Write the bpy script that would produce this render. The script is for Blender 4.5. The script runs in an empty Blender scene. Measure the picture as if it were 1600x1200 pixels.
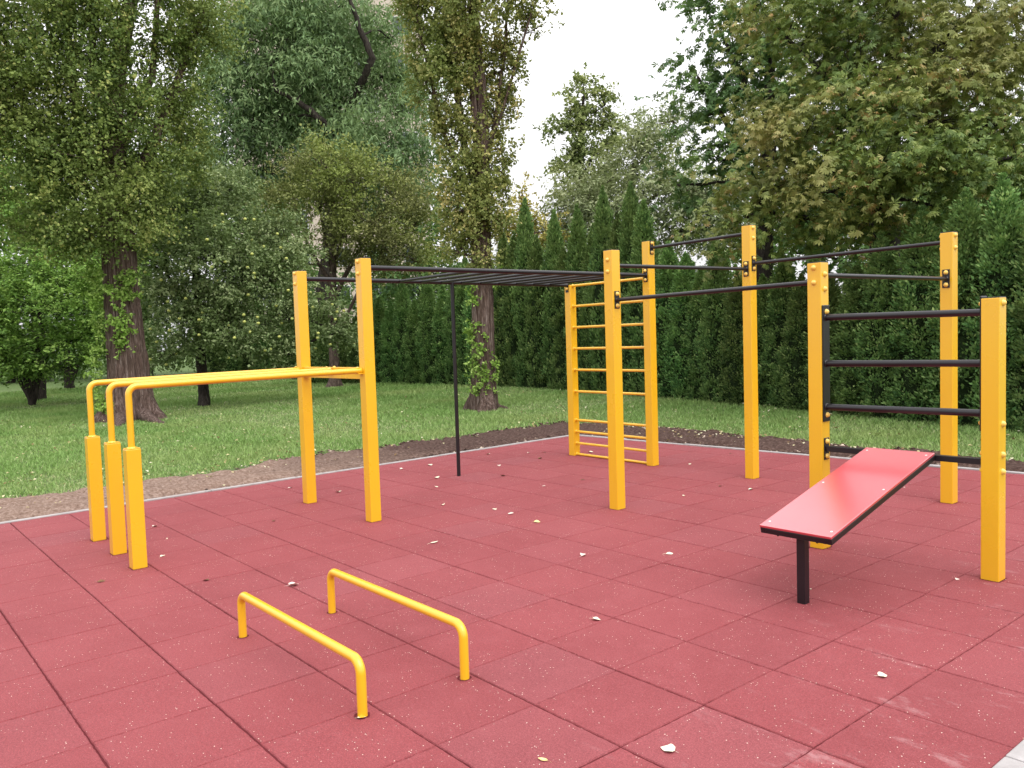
import bpy, bmesh, math, random
import numpy as np
from mathutils import Vector, Matrix

SC = bpy.context.scene
COL = SC.collection
rad = math.radians

# ------------------------------------------------------------------ camera
F, YAW, PITCH, ROLL = 1306.99, 0.88804, 0.061939, -0.044601
CAM = np.array([2.1613, -2.7082, 1.5794])
LX, LY = 0.0061, 0.0117            # the paving falls slightly: the rig stands plumb, not square to it
FW = np.array([-math.sin(YAW)*math.cos(PITCH), math.cos(YAW)*math.cos(PITCH), -math.sin(PITCH)])
_r = np.array([math.cos(YAW), math.sin(YAW), 0.]); _u = np.cross(_r, FW)
RT = math.cos(ROLL)*_r + math.sin(ROLL)*_u
UP = -math.sin(ROLL)*_r + math.cos(ROLL)*_u
cd = bpy.data.cameras.new('camera'); cam = bpy.data.objects.new('camera', cd); COL.objects.link(cam)
cd.sensor_width = 36; cd.lens = 36*F/1600; cd.clip_end = 1000; cd.clip_start = 0.05
cam.matrix_world = Matrix(((RT[0], UP[0], -FW[0], CAM[0]), (RT[1], UP[1], -FW[1], CAM[1]),
                           (RT[2], UP[2], -FW[2], CAM[2]), (0, 0, 0, 1)))
SC.camera = cam

def ray(px, py):
    return FW + RT*(px-800)/F - UP*(py-600)/F
def at(px, py, d):
    """world point seen in the survey picture at px,py, at horizontal distance d from the tripod"""
    v = ray(px, py); return CAM + v*d/math.hypot(v[0], v[1])
def ground(px, py, z=0.0):
    v = ray(px, py); return CAM + v*(z-CAM[2])/v[2]

# ------------------------------------------------------------------ object helpers
def tag(o, label=None, cat=None, group=None, kind=None):
    if label: o['label'] = label
    if cat: o['category'] = cat
    if group: o['group'] = group
    if kind: o['kind'] = kind
    return o
def link(name, me, parent=None, mat=None):
    o = bpy.data.objects.new(name, me); COL.objects.link(o)
    if mat is not None and me is not None and len(me.materials) == 0: me.materials.append(mat)
    if parent is not None: o.parent = parent
    return o
def empty(name, loc=(0, 0, 0)):
    o = bpy.data.objects.new(name, None); COL.objects.link(o); o.location = loc
    o.empty_display_size = 0.2
    return o
def np_mesh(name, co, faces_n, idx, smooth=False, tone=None):
    """co (V,3); faces_n verts per face (const); idx flat loop indices"""
    me = bpy.data.meshes.new(name)
    nf = len(idx)//faces_n
    me.vertices.add(len(co)); me.vertices.foreach_set('co', np.asarray(co, np.float32).ravel())
    me.loops.add(len(idx)); me.loops.foreach_set('vertex_index', np.asarray(idx, np.int32))
    me.polygons.add(nf); me.polygons.foreach_set('loop_start', np.arange(0, nf*faces_n, faces_n, dtype=np.int32))
    if smooth: me.polygons.foreach_set('use_smooth', np.ones(nf, bool))
    if tone is not None:
        a = me.attributes.new('tone', 'FLOAT', 'FACE'); a.data.foreach_set('value', np.asarray(tone, np.float32))
    me.update(calc_edges=True)
    return me
class MB:
    """collects shapes and links them as one mesh"""
    def __init__(s): s.v = []; s.f = []; s.sm = []
    def add(s, V, Fs, smooth=False):
        n = len(s.v); s.v += [tuple(v) for v in V]
        s.f += [tuple(i+n for i in f) for f in Fs]; s.sm += [smooth]*len(Fs)
    def box(s, c, d, bev=0.0, seg=2, rot=None):
        bm = bmesh.new(); bmesh.ops.create_cube(bm, size=1)
        bmesh.ops.scale(bm, vec=d, verts=bm.verts)
        if bev > 0: bmesh.ops.bevel(bm, geom=bm.edges[:], offset=bev, segments=seg, affect='EDGES', profile=.5)
        if rot is not None: bmesh.ops.transform(bm, matrix=rot, verts=bm.verts)
        bm.verts.index_update()
        V = [v.co + Vector(c) for v in bm.verts]
        s.add(V, [[v.index for v in f.verts] for f in bm.faces], False)
        bm.free()
    def tube(s, pts, r, n=16, cap=True, up=None):
        pts = [Vector(p) for p in pts]; m = len(pts)
        rs = r if isinstance(r, (list, tuple)) else [r]*m
        tn = []
        for i in range(m):
            a = pts[max(i-1, 0)]; b = pts[min(i+1, m-1)]; tn.append((b-a).normalized())
        ref = Vector(up) if up else (Vector((0, 0, 1)) if abs(tn[0].z) < .9 else Vector((1, 0, 0)))
        V = []; 
        nrm = (ref - tn[0]*ref.dot(tn[0])).normalized()
        for i in range(m):
            nrm = (nrm - tn[i]*nrm.dot(tn[i])).normalized(); bi = tn[i].cross(nrm)
            for k in range(n):
                a = 2*math.pi*k/n; V.append(pts[i] + (nrm*math.cos(a) + bi*math.sin(a))*rs[i])
        Fs = [(i*n+k, i*n+(k+1) % n, (i+1)*n+(k+1) % n, (i+1)*n+k) for i in range(m-1) for k in range(n)]
        s.add(V, Fs, True)
        if cap:
            s.add([V[k] for k in range(n)][::-1], [tuple(range(n))]); s.add(V[-n:], [tuple(range(n))])
    def dome(s, c, nrm, r, h, rings=4, n=14):
        """rounded bolt cover on a face with normal nrm"""
        nrm = Vector(nrm).normalized(); a = nrm.orthogonal().normalized(); b = nrm.cross(a); c = Vector(c)
        V = []; prof = [(1.08, 0), (1.08, .16)] + [(math.cos(t), .16+.84*math.sin(t)) for t in [i*math.pi/2/rings*.98 for i in range(rings+1)]]
        for (q, z) in prof:
            for k in range(n):
                t = 2*math.pi*k/n; V.append(c + nrm*(h*z) + (a*math.cos(t)+b*math.sin(t))*r*q)
        m = len(prof)
        s.add(V, [(i*n+k, i*n+(k+1) % n, (i+1)*n+(k+1) % n, (i+1)*n+k) for i in range(m-1) for k in range(n)], True)
        s.add(V[-n:], [tuple(range(n))])
    def mesh(s, name, lean=False):
        me = bpy.data.meshes.new(name)
        V = [(x+LX*z, y+LY*z, z) for x, y, z in s.v] if lean else s.v
        me.from_pydata(V, [], s.f); me.polygons.foreach_set('use_smooth', s.sm); me.update()
        return me
    def build(s, name, mat, parent=None, lean=False):
        return link(name, s.mesh(name, lean), parent, mat)

# ------------------------------------------------------------------ materials
def mat(name):
    m = bpy.data.materials.new(name); m.use_nodes = True; nt = m.node_tree
    for n in list(nt.nodes): nt.nodes.remove(n)
    out = nt.nodes.new('ShaderNodeOutputMaterial'); return m, nt, out
def N(nt, typ, **kw):
    n = nt.nodes.new(typ)
    for k, v in kw.items():
        if k == 'inp':
            for a, b in v.items(): n.inputs[a].default_value = b
        else: setattr(n, k, v)
    return n
def L(nt, a, b): nt.links.new(a, b)
def ramp(nt, fac, stops, interp='LINEAR'):
    r = nt.nodes.new('ShaderNodeValToRGB'); e = r.color_ramp.elements; r.color_ramp.interpolation = interp
    e[0].position, e[0].color = stops[0][0], (*stops[0][1], 1); e[1].position, e[1].color = stops[-1][0], (*stops[-1][1], 1)
    for p, c in stops[1:-1]:
        x = e.new(p); x.color = (*c, 1)
    L(nt, fac, r.inputs['Fac']); return r.outputs['Color']
def mixc(nt, fac, a, b, blend='MIX'):
    m = nt.nodes.new('ShaderNodeMix'); m.data_type = 'RGBA'; m.blend_type = blend
    for s, v in ((0, fac), (6, a), (7, b)):
        if hasattr(v, 'links') or isinstance(v, bpy.types.NodeSocket): L(nt, v, m.inputs[s])
        elif s == 0: m.inputs[0].default_value = v
        else: m.inputs[s].default_value = (*v, 1)
    return m.outputs[2]
def noise(nt, scale, detail=4, rough=.55, vec=None, typ='ShaderNodeTexNoise'):
    n = nt.nodes.new(typ); n.inputs['Scale'].default_value = scale
    if 'Detail' in n.inputs: n.inputs['Detail'].default_value = detail
    if 'Roughness' in n.inputs: n.inputs['Roughness'].default_value = rough
    if vec is not None: L(nt, vec, n.inputs['Vector'])
    return n
def objco(nt, scale=None):
    t = nt.nodes.new('ShaderNodeTexCoord')
    if scale is None: return t.outputs['Object']
    m = nt.nodes.new('ShaderNodeMapping'); m.inputs['Scale'].default_value = scale
    L(nt, t.outputs['Object'], m.inputs['Vector']); return m.outputs['Vector']
def bump(nt, h, strength, dist=.01):
    b = nt.nodes.new('ShaderNodeBump'); b.inputs['Strength'].default_value = strength; b.inputs['Distance'].default_value = dist
    L(nt, h, b.inputs['Height']); return b.outputs['Normal']
def finish(nt, out, color, rough=.6, normal=None, spec=.5, coat=0, coat_r=.1):
    p = nt.nodes.new('ShaderNodeBsdfPrincipled')
    if isinstance(color, bpy.types.NodeSocket): L(nt, color, p.inputs['Base Color'])
    else: p.inputs['Base Color'].default_value = (*color, 1)
    if isinstance(rough, bpy.types.NodeSocket): L(nt, rough, p.inputs['Roughness'])
    else: p.inputs['Roughness'].default_value = rough
    p.inputs['Specular IOR Level'].default_value = spec
    p.inputs['Coat IOR'].default_value = 2.3 if coat > .9 else 1.6; p.inputs['Coat Weight'].default_value = coat; p.inputs['Coat Roughness'].default_value = .26 if coat > .9 else .2
    if normal is not None: L(nt, normal, p.inputs['Normal'])
    L(nt, p.outputs[0], out.inputs['Surface']); return p

def paint_mat(name, col, col2, rough, spec=.5, peel=.12, coat=0):
    m, nt, out = mat(name); v = objco(nt)
    n1 = noise(nt, 1.7, 5, .6, v); c = mixc(nt, ramp(nt, n1.outputs['Fac'], [(.35, (0, 0, 0)), (.75, (1, 1, 1))]), col, col2)
    # thin grime and scuffs
    n2 = noise(nt, 38, 6, .7, v); g = ramp(nt, n2.outputs['Fac'], [(.62, (0, 0, 0)), (.78, (.35, .35, .35))])
    c = mixc(nt, g, c, tuple(x*.55+.01 for x in col))
    n3 = noise(nt, 420, 2, .5, v)
    rr = nt.nodes.new('ShaderNodeMapRange'); rr.inputs[3].default_value = rough-.06; rr.inputs[4].default_value = rough+.1
    L(nt, n1.outputs['Fac'], rr.inputs[0])
    finish(nt, out, c, rr.outputs[0], bump(nt, n3.outputs['Fac'], peel, .002), spec, coat)
    return m
YEL = paint_mat('yellow_powder_coat', (.80, .455, .013), (.76, .42, .013), .27, coat=.5)
BLK = paint_mat('black_powder_coat', (.009, .0075, .010), (.012, .010, .013), .30, .45)
CAPM = paint_mat('bolt_cover_yellow', (.83, .55, .12), (.80, .50, .10), .30)
BLKP = paint_mat('black_plastic_cap', (.02, .018, .02), (.03, .026, .028), .5)
STEEL = paint_mat('screw_steel', (.72, .70, .68), (.6, .58, .56), .3)
REDB = paint_mat('red_laminate_board', (.56, .018, .040), (.52, .016, .036), .34, .8, .03, 1.0)
CONC, nt, out = mat('kerb_concrete'); v = objco(nt)
c = ramp(nt, noise(nt, 9, 6, .7, v).outputs['Fac'], [(.3, (.28, .26, .255)), (.7, (.42, .395, .39))])
finish(nt, out, c, .9, bump(nt, noise(nt, 160, 4, .6, v).outputs['Fac'], .5, .004), .2)

# rubber tiles
TILE, nt, out = mat('red_rubber_granulate'); v = objco(nt)
at_ = N(nt, 'ShaderNodeAttribute', attribute_name='tone')
base = ramp(nt, at_.outputs['Fac'], [(0, (.265, .047, .053)), (.4, (.292, .051, .057)), (.8, (.315, .057, .064)), (1, (.290, .070, .079))])
md = noise(nt, 85, 5, .85, v); base = mixc(nt, ramp(nt, md.outputs['Fac'], [(.36, (.85, .85, .85)), (.54, (0, 0, 0))]), base, (.17, .030, .036))
md2 = noise(nt, 70, 5, .85, v); base = mixc(nt, ramp(nt, md2.outputs['Fac'], [(.52, (0, 0, 0)), (.68, (.6, .6, .6))]), base, (.46, .125, .14))
md3 = noise(nt, 7, 7, .8, v); base = mixc(nt, ramp(nt, md3.outputs['Fac'], [(.5, (0, 0, 0)), (.75, (.5, .5, .5))]), base, (.36, .105, .115))
big = noise(nt, .9, 7, .68, v); base = mixc(nt, ramp(nt, big.outputs['Fac'], [(.38, (0, 0, 0)), (.72, (.5, .5, .5))]), base, (.40, .095, .104))
gr = noise(nt, 190, 4, .8, v)
base = mixc(nt, ramp(nt, gr.outputs['Fac'], [(.35, (.8, .8, .8)), (.62, (0, 0, 0))]), base, (.115, .022, .027))
gr2 = noise(nt, 150, 4, .8, v)
base = mixc(nt, ramp(nt, gr2.outputs['Fac'], [(.56, (0, 0, 0)), (.72, (.7, .7, .7))]), base, (.47, .135, .155))
# pale granules, sparse and clustered
vo = N(nt, 'ShaderNodeTexVoronoi', feature='F1'); vo.inputs['Scale'].default_value = 78; L(nt, v, vo.inputs['Vector'])
sep = N(nt, 'ShaderNodeSeparateColor'); L(nt, vo.outputs['Color'], sep.inputs[0])
sz = N(nt, 'ShaderNodeMath', operation='MULTIPLY'); L(nt, sep.outputs[1], sz.inputs[0]); sz.inputs[1].default_value = .20
lt = N(nt, 'ShaderNodeMath', operation='LESS_THAN'); L(nt, vo.outputs['Distance'], lt.inputs[0]); L(nt, sz.outputs[0], lt.inputs[1])
cl = noise(nt, 4.5, 5, .72, v)
th = N(nt, 'ShaderNodeMapRange'); th.inputs[1].default_value = .42; th.inputs[2].default_value = .72; th.inputs[3].default_value = .0; th.inputs[4].default_value = .95
L(nt, cl.outputs['Fac'], th.inputs[0])
l2 = N(nt, 'ShaderNodeMath', operation='LESS_THAN'); L(nt, sep.outputs[0], l2.inputs[0]); L(nt, th.outputs[0], l2.inputs[1])
mm = N(nt, 'ShaderNodeMath', operation='MULTIPLY'); L(nt, lt.outputs[0], mm.inputs[0]); L(nt, l2.outputs[0], mm.inputs[1])
base = mixc(nt, mm.outputs[0], base, (.80, .66, .56))
# whitish dusty scuffs near the kerb corner and a few elsewhere
sm = noise(nt, 2.6, 8, .72, objco(nt, (1, 2.2, 1))); sx = N(nt, 'ShaderNodeSeparateXYZ'); L(nt, v, sx.inputs[0])
mr = N(nt, 'ShaderNodeMapRange'); mr.inputs[1].default_value = -.4; mr.inputs[2].default_value = .9; L(nt, sx.outputs[0], mr.inputs[0])
sc_ = ramp(nt, sm.outputs['Fac'], [(.56, (0, 0, 0)), (.70, (.34, .34, .34))])
f2 = N(nt, 'ShaderNodeMath', operation='MULTIPLY'); L(nt, sc_, f2.inputs[0]); L(nt, mr.outputs[0], f2.inputs[1])
base = mixc(nt, f2.outputs[0], base, (.62, .45, .45))
ad = N(nt, 'ShaderNodeMath', operation='ADD'); L(nt, gr.outputs['Fac'], ad.inputs[0]); L(nt, gr2.outputs['Fac'], ad.inputs[1])
finish(nt, out, base, .78, bump(nt, ad.outputs[0], .55, .004), .35)
UND, nt, out = mat('dark_red_joint'); finish(nt, out, (.11, .021, .025), .95, None, .1)

def leaf_mat(name, stops, trans=.32, vary=None, vscale=.5, rough=.6, spec=.16, perobj=False):
    m, nt, out = mat(name)
    a = N(nt, 'ShaderNodeAttribute', attribute_name='tone'); c = ramp(nt, a.outputs['Fac'], stops)
    if vary is not None:
        n = noise(nt, vscale, 3, .5, objco(nt)); c = mixc(nt, ramp(nt, n.outputs['Fac'], [(.45, (0, 0, 0)), (.68, (.8, .8, .8))]), c, vary)
    p = N(nt, 'ShaderNodeBsdfPrincipled'); L(nt, c, p.inputs['Base Color']); p.inputs['Roughness'].default_value = rough
    p.inputs['Specular IOR Level'].default_value = spec
    if perobj:
        oi = N(nt, 'ShaderNodeObjectInfo'); hv = N(nt, 'ShaderNodeHueSaturation'); L(nt, c, hv.inputs['Color'])
        a1 = N(nt, 'ShaderNodeMapRange'); a1.inputs[3].default_value = .85; a1.inputs[4].default_value = 1.5; L(nt, oi.outputs['Random'], a1.inputs[0]); L(nt, a1.outputs[0], hv.inputs['Value'])
        a2 = N(nt, 'ShaderNodeMapRange'); a2.inputs[3].default_value = .475; a2.inputs[4].default_value = .515; L(nt, oi.outputs['Random'], a2.inputs[0]); L(nt, a2.outputs[0], hv.inputs['Hue']); c = hv.outputs[0]; L(nt, c, p.inputs['Base Color'])
    t = N(nt, 'ShaderNodeBsdfTranslucent'); br = mixc(nt, .5, c, (.12, .16, .02)); L(nt, br, t.inputs['Color'])
    mx = N(nt, 'ShaderNodeMixShader'); mx.inputs[0].default_value = trans
    L(nt, p.outputs[0], mx.inputs[1]); L(nt, t.outputs[0], mx.inputs[2]); L(nt, mx.outputs[0], out.inputs['Surface'])
    return m
def bark_mat(name, c1, c2, c3, sc=(9, 9, 1.3), bs=.9, bd=.03):
    m, nt, out = mat(name); v = objco(nt, sc)
    n = noise(nt, 1.6, 8, .68, v); n2 = noise(nt, 4.5, 6, .7, v)
    c = ramp(nt, n.outputs['Fac'], [(.34, c1), (.52, c2), (.70, c3)])
    c = mixc(nt, ramp(nt, n2.outputs['Fac'], [(.36, (.75, .75, .75)), (.55, (0, 0, 0))]), c, tuple(x*.45 for x in c1))
    finish(nt, out, c, .9, bump(nt, n.outputs['Fac'], bs, bd), .2)
    return m
BARK_P = bark_mat('poplar_bark', (.050, .032, .026), (.150, .098, .080), (.36, .285, .26), (15, 15, 1.1), 1.0, .05)
BARK_D = bark_mat('dark_bark', (.018, .014, .012), (.045, .036, .030), (.08, .066, .056), (6, 6, 2))
BARK_B = bark_mat('brown_bark', (.05, .035, .028), (.12, .085, .07), (.20, .15, .125), (6, 6, 2))

# ------------------------------------------------------------------ foliage generators
rng = np.random.default_rng(11)
def unit(a): return a/np.maximum(np.linalg.norm(a, axis=-1, keepdims=True), 1e-9)
def kites(P, axis, nrm, length, width, tone, fold=.18, wide=.45):
    """one folded kite leaf per point, 2 triangles sharing the midrib"""
    n = len(P); axis = unit(axis); side = unit(np.cross(nrm, axis)); nn = np.cross(axis, side)
    l = length[:, None]; w = width[:, None]
    a = P; b = P + axis*l*wide + side*w*.5 + nn*w*fold; c = P + axis*l; d = P + axis*l*wide - side*w*.5 + nn*w*fold
    co = np.stack([a, b, c, d], 1).reshape(-1, 3)
    base = (np.arange(n)*4)[:, None]; idx = (base + np.array([[0, 1, 2, 0, 2, 3]])).ravel()
    return co, idx, np.repeat(tone, 2)
def blob_points(blobs, cover, leaf_area, clump_r, per, flat=.65, outer=.45, sdir=(0, 0, .3), per_sprig=9):
    """blobs: list of (center(3), radii(3)). Leaves sit along short sprigs that radiate from clump centres.
    returns leaf points, outward dirs, clump centres, clump tone"""
    Ps, Os, Cs, Ts = [], [], [], []
    sdir = np.asarray(sdir, float)
    for c, r in blobs:
        c = np.asarray(c); r = np.asarray(r)
        area = math.pi*((r[0]+r[1])/2)*r[2]; n = int(cover*area/leaf_area); nc = max(3, n//per)
        u = unit(rng.normal(size=(nc, 3))); rr = rng.random(nc)**outer
        cc = c + u*rr[:, None]*r; Cs.append(cc)
        w = rng.random(nc)**1.3 + .2; w /= w.sum(); ns_ = max(4, n//per_sprig); ks = rng.choice(nc, ns_, p=w)
        sd_ = unit(u[ks]*.45 + rng.normal(size=(ns_, 3))*np.array([1, 1, flat]) + sdir); sl = clump_r*(1.1+1.3*rng.random(ns_))
        so_ = cc[ks] + rng.normal(size=(ns_, 3))*clump_r*.3
        q = rng.integers(0, ns_, n); t = rng.random(n)**.8; k = ks[q]
        bend = np.array([0, 0, -.25])*(t[:, None]**2)*sl[q][:, None]*(1 if sdir[2] <= .5 else 0)
        p = so_[q] + sd_[q]*(t*sl[q])[:, None] + bend + rng.normal(size=(n, 3))*clump_r*.10
        Ps.append(p); Os.append(unit(sd_[q]*.8 + rng.normal(size=(n, 3))*.45)); Ts.append(rng.normal(0, .19, nc)[k])
    return np.concatenate(Ps), np.concatenate(Os), np.concatenate(Cs), np.concatenate(Ts)
def branch_mesh(mb, a, b, r0, r1, sag=.0, wob=.08, n=5, sides=6, seed=0):
    a = np.asarray(a, float); b = np.asarray(b, float); L_ = np.linalg.norm(b-a); rs = random.Random(seed)
    pts = []
    for i in range(n+1):
        t = i/n; p = a + (b-a)*t; w = math.sin(math.pi*t)*L_
        p = p + np.array([rs.uniform(-1, 1)*wob*w, rs.uniform(-1, 1)*wob*w, sag*w + rs.uniform(-.5, .5)*wob*w]); pts.append(p)
    mb.tube(pts, [r0+(r1-r0)*i/n for i in range(n+1)], sides, cap=False)
    return pts
def trunk_mesh(path, radii, name, ridges=9, flare=.5, flare_h=.6, lobes=5, furrow=.06, sides=56, seed=1, rings_per_m=7):
    """furrowed bark trunk with root flare; path in world coords relative to origin"""
    rs = np.random.default_rng(seed); path = [np.asarray(p, float) for p in path]
    zs = [p[2] for p in path]; H = zs[-1]; n = max(8, int(H*rings_per_m))
    zz = np.concatenate([np.linspace(0, min(1.2, H*.4), 12, endpoint=False), np.linspace(min(1.2, H*.4), H, n)])
    th = np.linspace(0, 2*np.pi, sides, endpoint=False)
    px = np.interp(zz, zs, [p[0] for p in path]); py = np.interp(zz, zs, [p[1] for p in path]); rr = np.interp(zz, zs, radii)
    ph = rs.random(6)*6.28; V = []
    la = np.sort(rs.random(lobes)*2*np.pi); lw = .6+rs.random(lobes)
    for i, z in enumerate(zz):
        f = flare*np.exp(-z/flare_h*2.2); lob = np.zeros(sides)
        for a, w in zip(la, lw):
            d = np.angle(np.exp(1j*(th-a))); lob += w*np.exp(-(d/.33)**2)
        r = rr[i]*(1 + f*(.25+1.1*lob))
        wob = .5*np.sin(ridges*th+ph[0]+.8*math.sin(z*1.1)) + .3*np.sin((ridges*2+1)*th+ph[1]+1.3*z) + .2*np.sin(3*th+ph[2]+.7*z)
        r = r*(1+furrow*wob) + rs.normal(size=sides)*.006*(1+f)
        zd = z*np.ones(sides) - (.05 if i == 0 else 0)
        V.append(np.stack([px[i]+r*np.cos(th), py[i]+r*np.sin(th), zd], 1))
    V = np.concatenate(V); m = len(zz); idx = []
    for i in range(m-1):
        k = np.arange(sides); k2 = (k+1) % sides
        idx.append(np.stack([i*sides+k, i*sides+k2, (i+1)*sides+k2, (i+1)*sides+k], 1))
    return np_mesh(name, V, 4, np.concatenate(idx).ravel(), True)
def leaf_object(name, co, idx, tone, parent, m, origin):
    me = np_mesh(name, co-origin, 3, idx, False, tone)
    return link(name, me, parent, m)
def px_blobs(lst, depthr=1.0):
    """(px, py, rx, ry, dist[, depth scale]) in survey pixels -> world ellipsoids"""
    out = []
    for b in lst:
        px, py, rx, ry, d = b[:5]; k = b[5] if len(b) > 5 else depthr
        s = d/F; v = at(px, py, d); rh = rx*s
        out.append((v, (rh*(.9 if k >= 1 else 1)*1.0, rh*k, ry*s)))
    return out
def tree(name, base, label, cat, blobs, mleaf, mbark, leaf, trunk=None, limbs=None, cover=4, clump=.3, per=40, group=None,
         up=.5, flat=.65, droop=0., palm=0, twigs=1.0, furrow=.06, flare=.5, sides=40, tone_top=.0, outer=.45, flare_h=.6, lobes=5, twig_r=.012, sdir=(0, 0, .3), wide=.45):
    """leaf=(length,width). base = ground point. trunk = [(px,py,dist,radius)...] above the base"""
    base = np.array([base[0], base[1], -.04]); t = empty(name, tuple(base)); tag(t, label, cat, group)
    P, O, Cc, Tc = blob_points(blobs, cover, leaf[0]*leaf[1]*.5*(1 if not palm else palm*.75), clump, per, flat, outer, sdir)
    n = len(P)
    tn = np.clip(rng.normal(.48, .2, n) + Tc, 0, 1)
    nrm = unit(O*.5 + np.array([0, 0, up]) + rng.normal(size=(n, 3))*.55)
    ax = unit(np.cross(nrm, rng.normal(size=(n, 3))) + np.array([0, 0, -droop]) + O*.35)
    if palm:
        k = palm; ref = unit(np.cross(nrm, ax)); co_, ix_, tt = [], [], []
        ln = leaf[0]*(.7+.55*rng.random(n)); off = 0
        for j in range(k):
            a = (j-(k-1)/2)*(3.9/k); d = ax*math.cos(a) + ref*math.sin(a) - nrm*.42 + np.array([0, 0, -.22])
            lj = ln*(1-.32*abs(j-(k-1)/2)/(k/2)); c, i, q = kites(P, d, nrm, lj, lj*leaf[1]/leaf[0], np.clip(tn+rng.normal(0, .06, n), 0, 1), .1, .64)
            co_.append(c); ix_.append(i+off); tt.append(q); off += len(c)
        co, ix, q = np.concatenate(co_), np.concatenate(ix_), np.concatenate(tt)
    else:
        ln = leaf[0]*(.6+.7*rng.random(n)); co, ix, q = kites(P, ax, nrm, ln, ln*leaf[1]/leaf[0]*(.8+.4*rng.random(n)), tn)
    leaf_object('crown', co, ix, q, t, mleaf, base)
    # trunk
    T = None
    if trunk:
        pts = [np.zeros(3)] + [at(*p[:3])-base for p in trunk]; r = [trunk[0][3]*1.08] + [p[3] for p in trunk]
        T = link('trunk', trunk_mesh(pts, r, 'trunk', furrow=furrow, flare=flare, sides=sides, seed=len(name)+int(abs(base[0]*7)), flare_h=flare_h, lobes=lobes), t, mbark)
    mb = MB(); sd = 0
    nodes = [np.asarray(p) for p in ([base] + [at(*p[:3]) for p in trunk])] if trunk else [base]
    nodes_hi = nodes[max(0, len(nodes)-3):] if trunk else nodes
    allbr = []
    if limbs:
        for lb in limbs:
            pts = [at(*p[:3]) for p in lb]; rs_ = [p[3] for p in lb]
            dense = []; rr_ = []
            for i in range(len(pts)-1):
                for s in range(4):
                    w = s/4; q_ = pts[i]*(1-w)+pts[i+1]*w; dense.append(q_ + rng.normal(size=3)*.15*rs_[i]*(1 if s else 0)); rr_.append(rs_[i]*(1-w)+rs_[i+1]*w)
            dense.append(pts[-1]); rr_.append(rs_[-1])
            mb.tube([tuple(p-base) for p in dense], rr_, 8, cap=False); allbr += list(dense)
    allbr += [p for p in nodes_hi]
    # boughs to each blob
    for c, r in blobs:
        A = np.array(allbr); dd = np.linalg.norm(A-c, axis=1) + np.maximum(0, A[:, 2]-c[2])*1.5; a = A[np.argmin(dd)]
        rl = .018+.012*np.linalg.norm(c-a)
        if np.linalg.norm(c-a) > .3:
            pts = branch_mesh(mb, a-base, c-base, min(rl, .16), .03, .08, .07, 6, 7, sd); sd += 1
            allbr += [np.array(p)+base for p in pts[2:]]
    A = np.array(allbr); k = int(len(Cc)*min(1, twigs*.5)); sel = rng.choice(len(Cc), k, replace=False) if k else []
    tw = []
    for i in sel:
        c = Cc[i]; dd = np.linalg.norm(A-c, axis=1) + np.maximum(0, A[:, 2]-c[2]); a = A[np.argmin(dd)]
        tw.append((a, c))
    if tw:
        a = np.array([x[0] for x in tw]); b = np.array([x[1] for x in tw]); m = len(a); mid = (a+b)/2 + rng.normal(size=(m, 3))*.07*np.linalg.norm(b-a, axis=1)[:, None] + np.array([0, 0, .04])
        rings = []
        d = unit(b-a); s1 = unit(np.cross(d, np.array([.3, .2, 1.]))); s2 = np.cross(d, s1)
        for p, r in ((a, twig_r), (mid, twig_r*.75), (b, twig_r*.3)):
            for kk in range(3):
                an = kk*2*math.pi/3; rings.append(p + (s1*math.cos(an)+s2*math.sin(an))*r)
        V = np.stack(rings, 1).reshape(-1, 3) - base; f = []
        for i in range(2):
            for kk in range(3): f.append([i*3+kk, i*3+(kk+1) % 3, (i+1)*3+(kk+1) % 3, (i+1)*3+kk])
        idx = ((np.arange(m)*9)[:, None] + np.array(f).ravel()[None]).ravel()
        mb.add(V.tolist(), idx.reshape(-1, 4).tolist(), True)
    if mb.v: mb.build('branches', mbark, t)
    return t

# ------------------------------------------------------------------ world and light
W = bpy.data.worlds.new('World'); SC.world = W; W.use_nodes = True; nt = W.node_tree
for n in list(nt.nodes): nt.nodes.remove(n)
SUN_AZ, SUN_EL = rad(62), rad(52)     # azimuth measured from +y towards +x
sky = nt.nodes.new('ShaderNodeTexSky'); sky.sky_type = 'NISHITA'; sky.sun_disc = False
sky.sun_elevation = SUN_EL; sky.sun_rotation = SUN_AZ; sky.dust_density = 4; sky.air_density = 1.0
hs = nt.nodes.new('ShaderNodeHueSaturation'); hs.inputs['Saturation'].default_value = .12; L(nt, sky.outputs[0], hs.inputs['Color'])
# cloud deck: even pale layer with faint broad variation
tc = nt.nodes.new('ShaderNodeTexCoord'); cn = noise(nt, 1.6, 4, .5, tc.outputs['Generated'])
cc = ramp(nt, cn.outputs['Fac'], [(.3, (8.6, 8.5, 8.7)), (.7, (11.5, 11.4, 11.6))])
m_ = mixc(nt, .78, hs.outputs[0], cc)
sz_ = nt.nodes.new('ShaderNodeSeparateXYZ'); L(nt, tc.outputs['Generated'], sz_.inputs[0])
gm = nt.nodes.new('ShaderNodeMapRange'); gm.inputs[1].default_value = 0; gm.inputs[2].default_value = 1; gm.inputs[3].default_value = .80; gm.inputs[4].default_value = 2.1; L(nt, sz_.outputs[2], gm.inputs[0])
vm = nt.nodes.new('ShaderNodeVectorMath'); vm.operation = 'SCALE'; L(nt, m_, vm.inputs[0]); L(nt, gm.outputs[0], vm.inputs['Scale']); m_ = vm.outputs[0]
bg = nt.nodes.new('ShaderNodeBackground'); bg.inputs['Strength'].default_value = .105; L(nt, m_, bg.inputs['Color'])
wo = nt.nodes.new('ShaderNodeOutputWorld'); L(nt, bg.outputs[0], wo.inputs['Surface'])
sd = bpy.data.lights.new('sun', 'SUN'); sd.energy = 1.0; sd.angle = rad(35); sd.color = (1, .97, .93)
so = bpy.data.objects.new('sun', sd); COL.objects.link(so)
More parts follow.
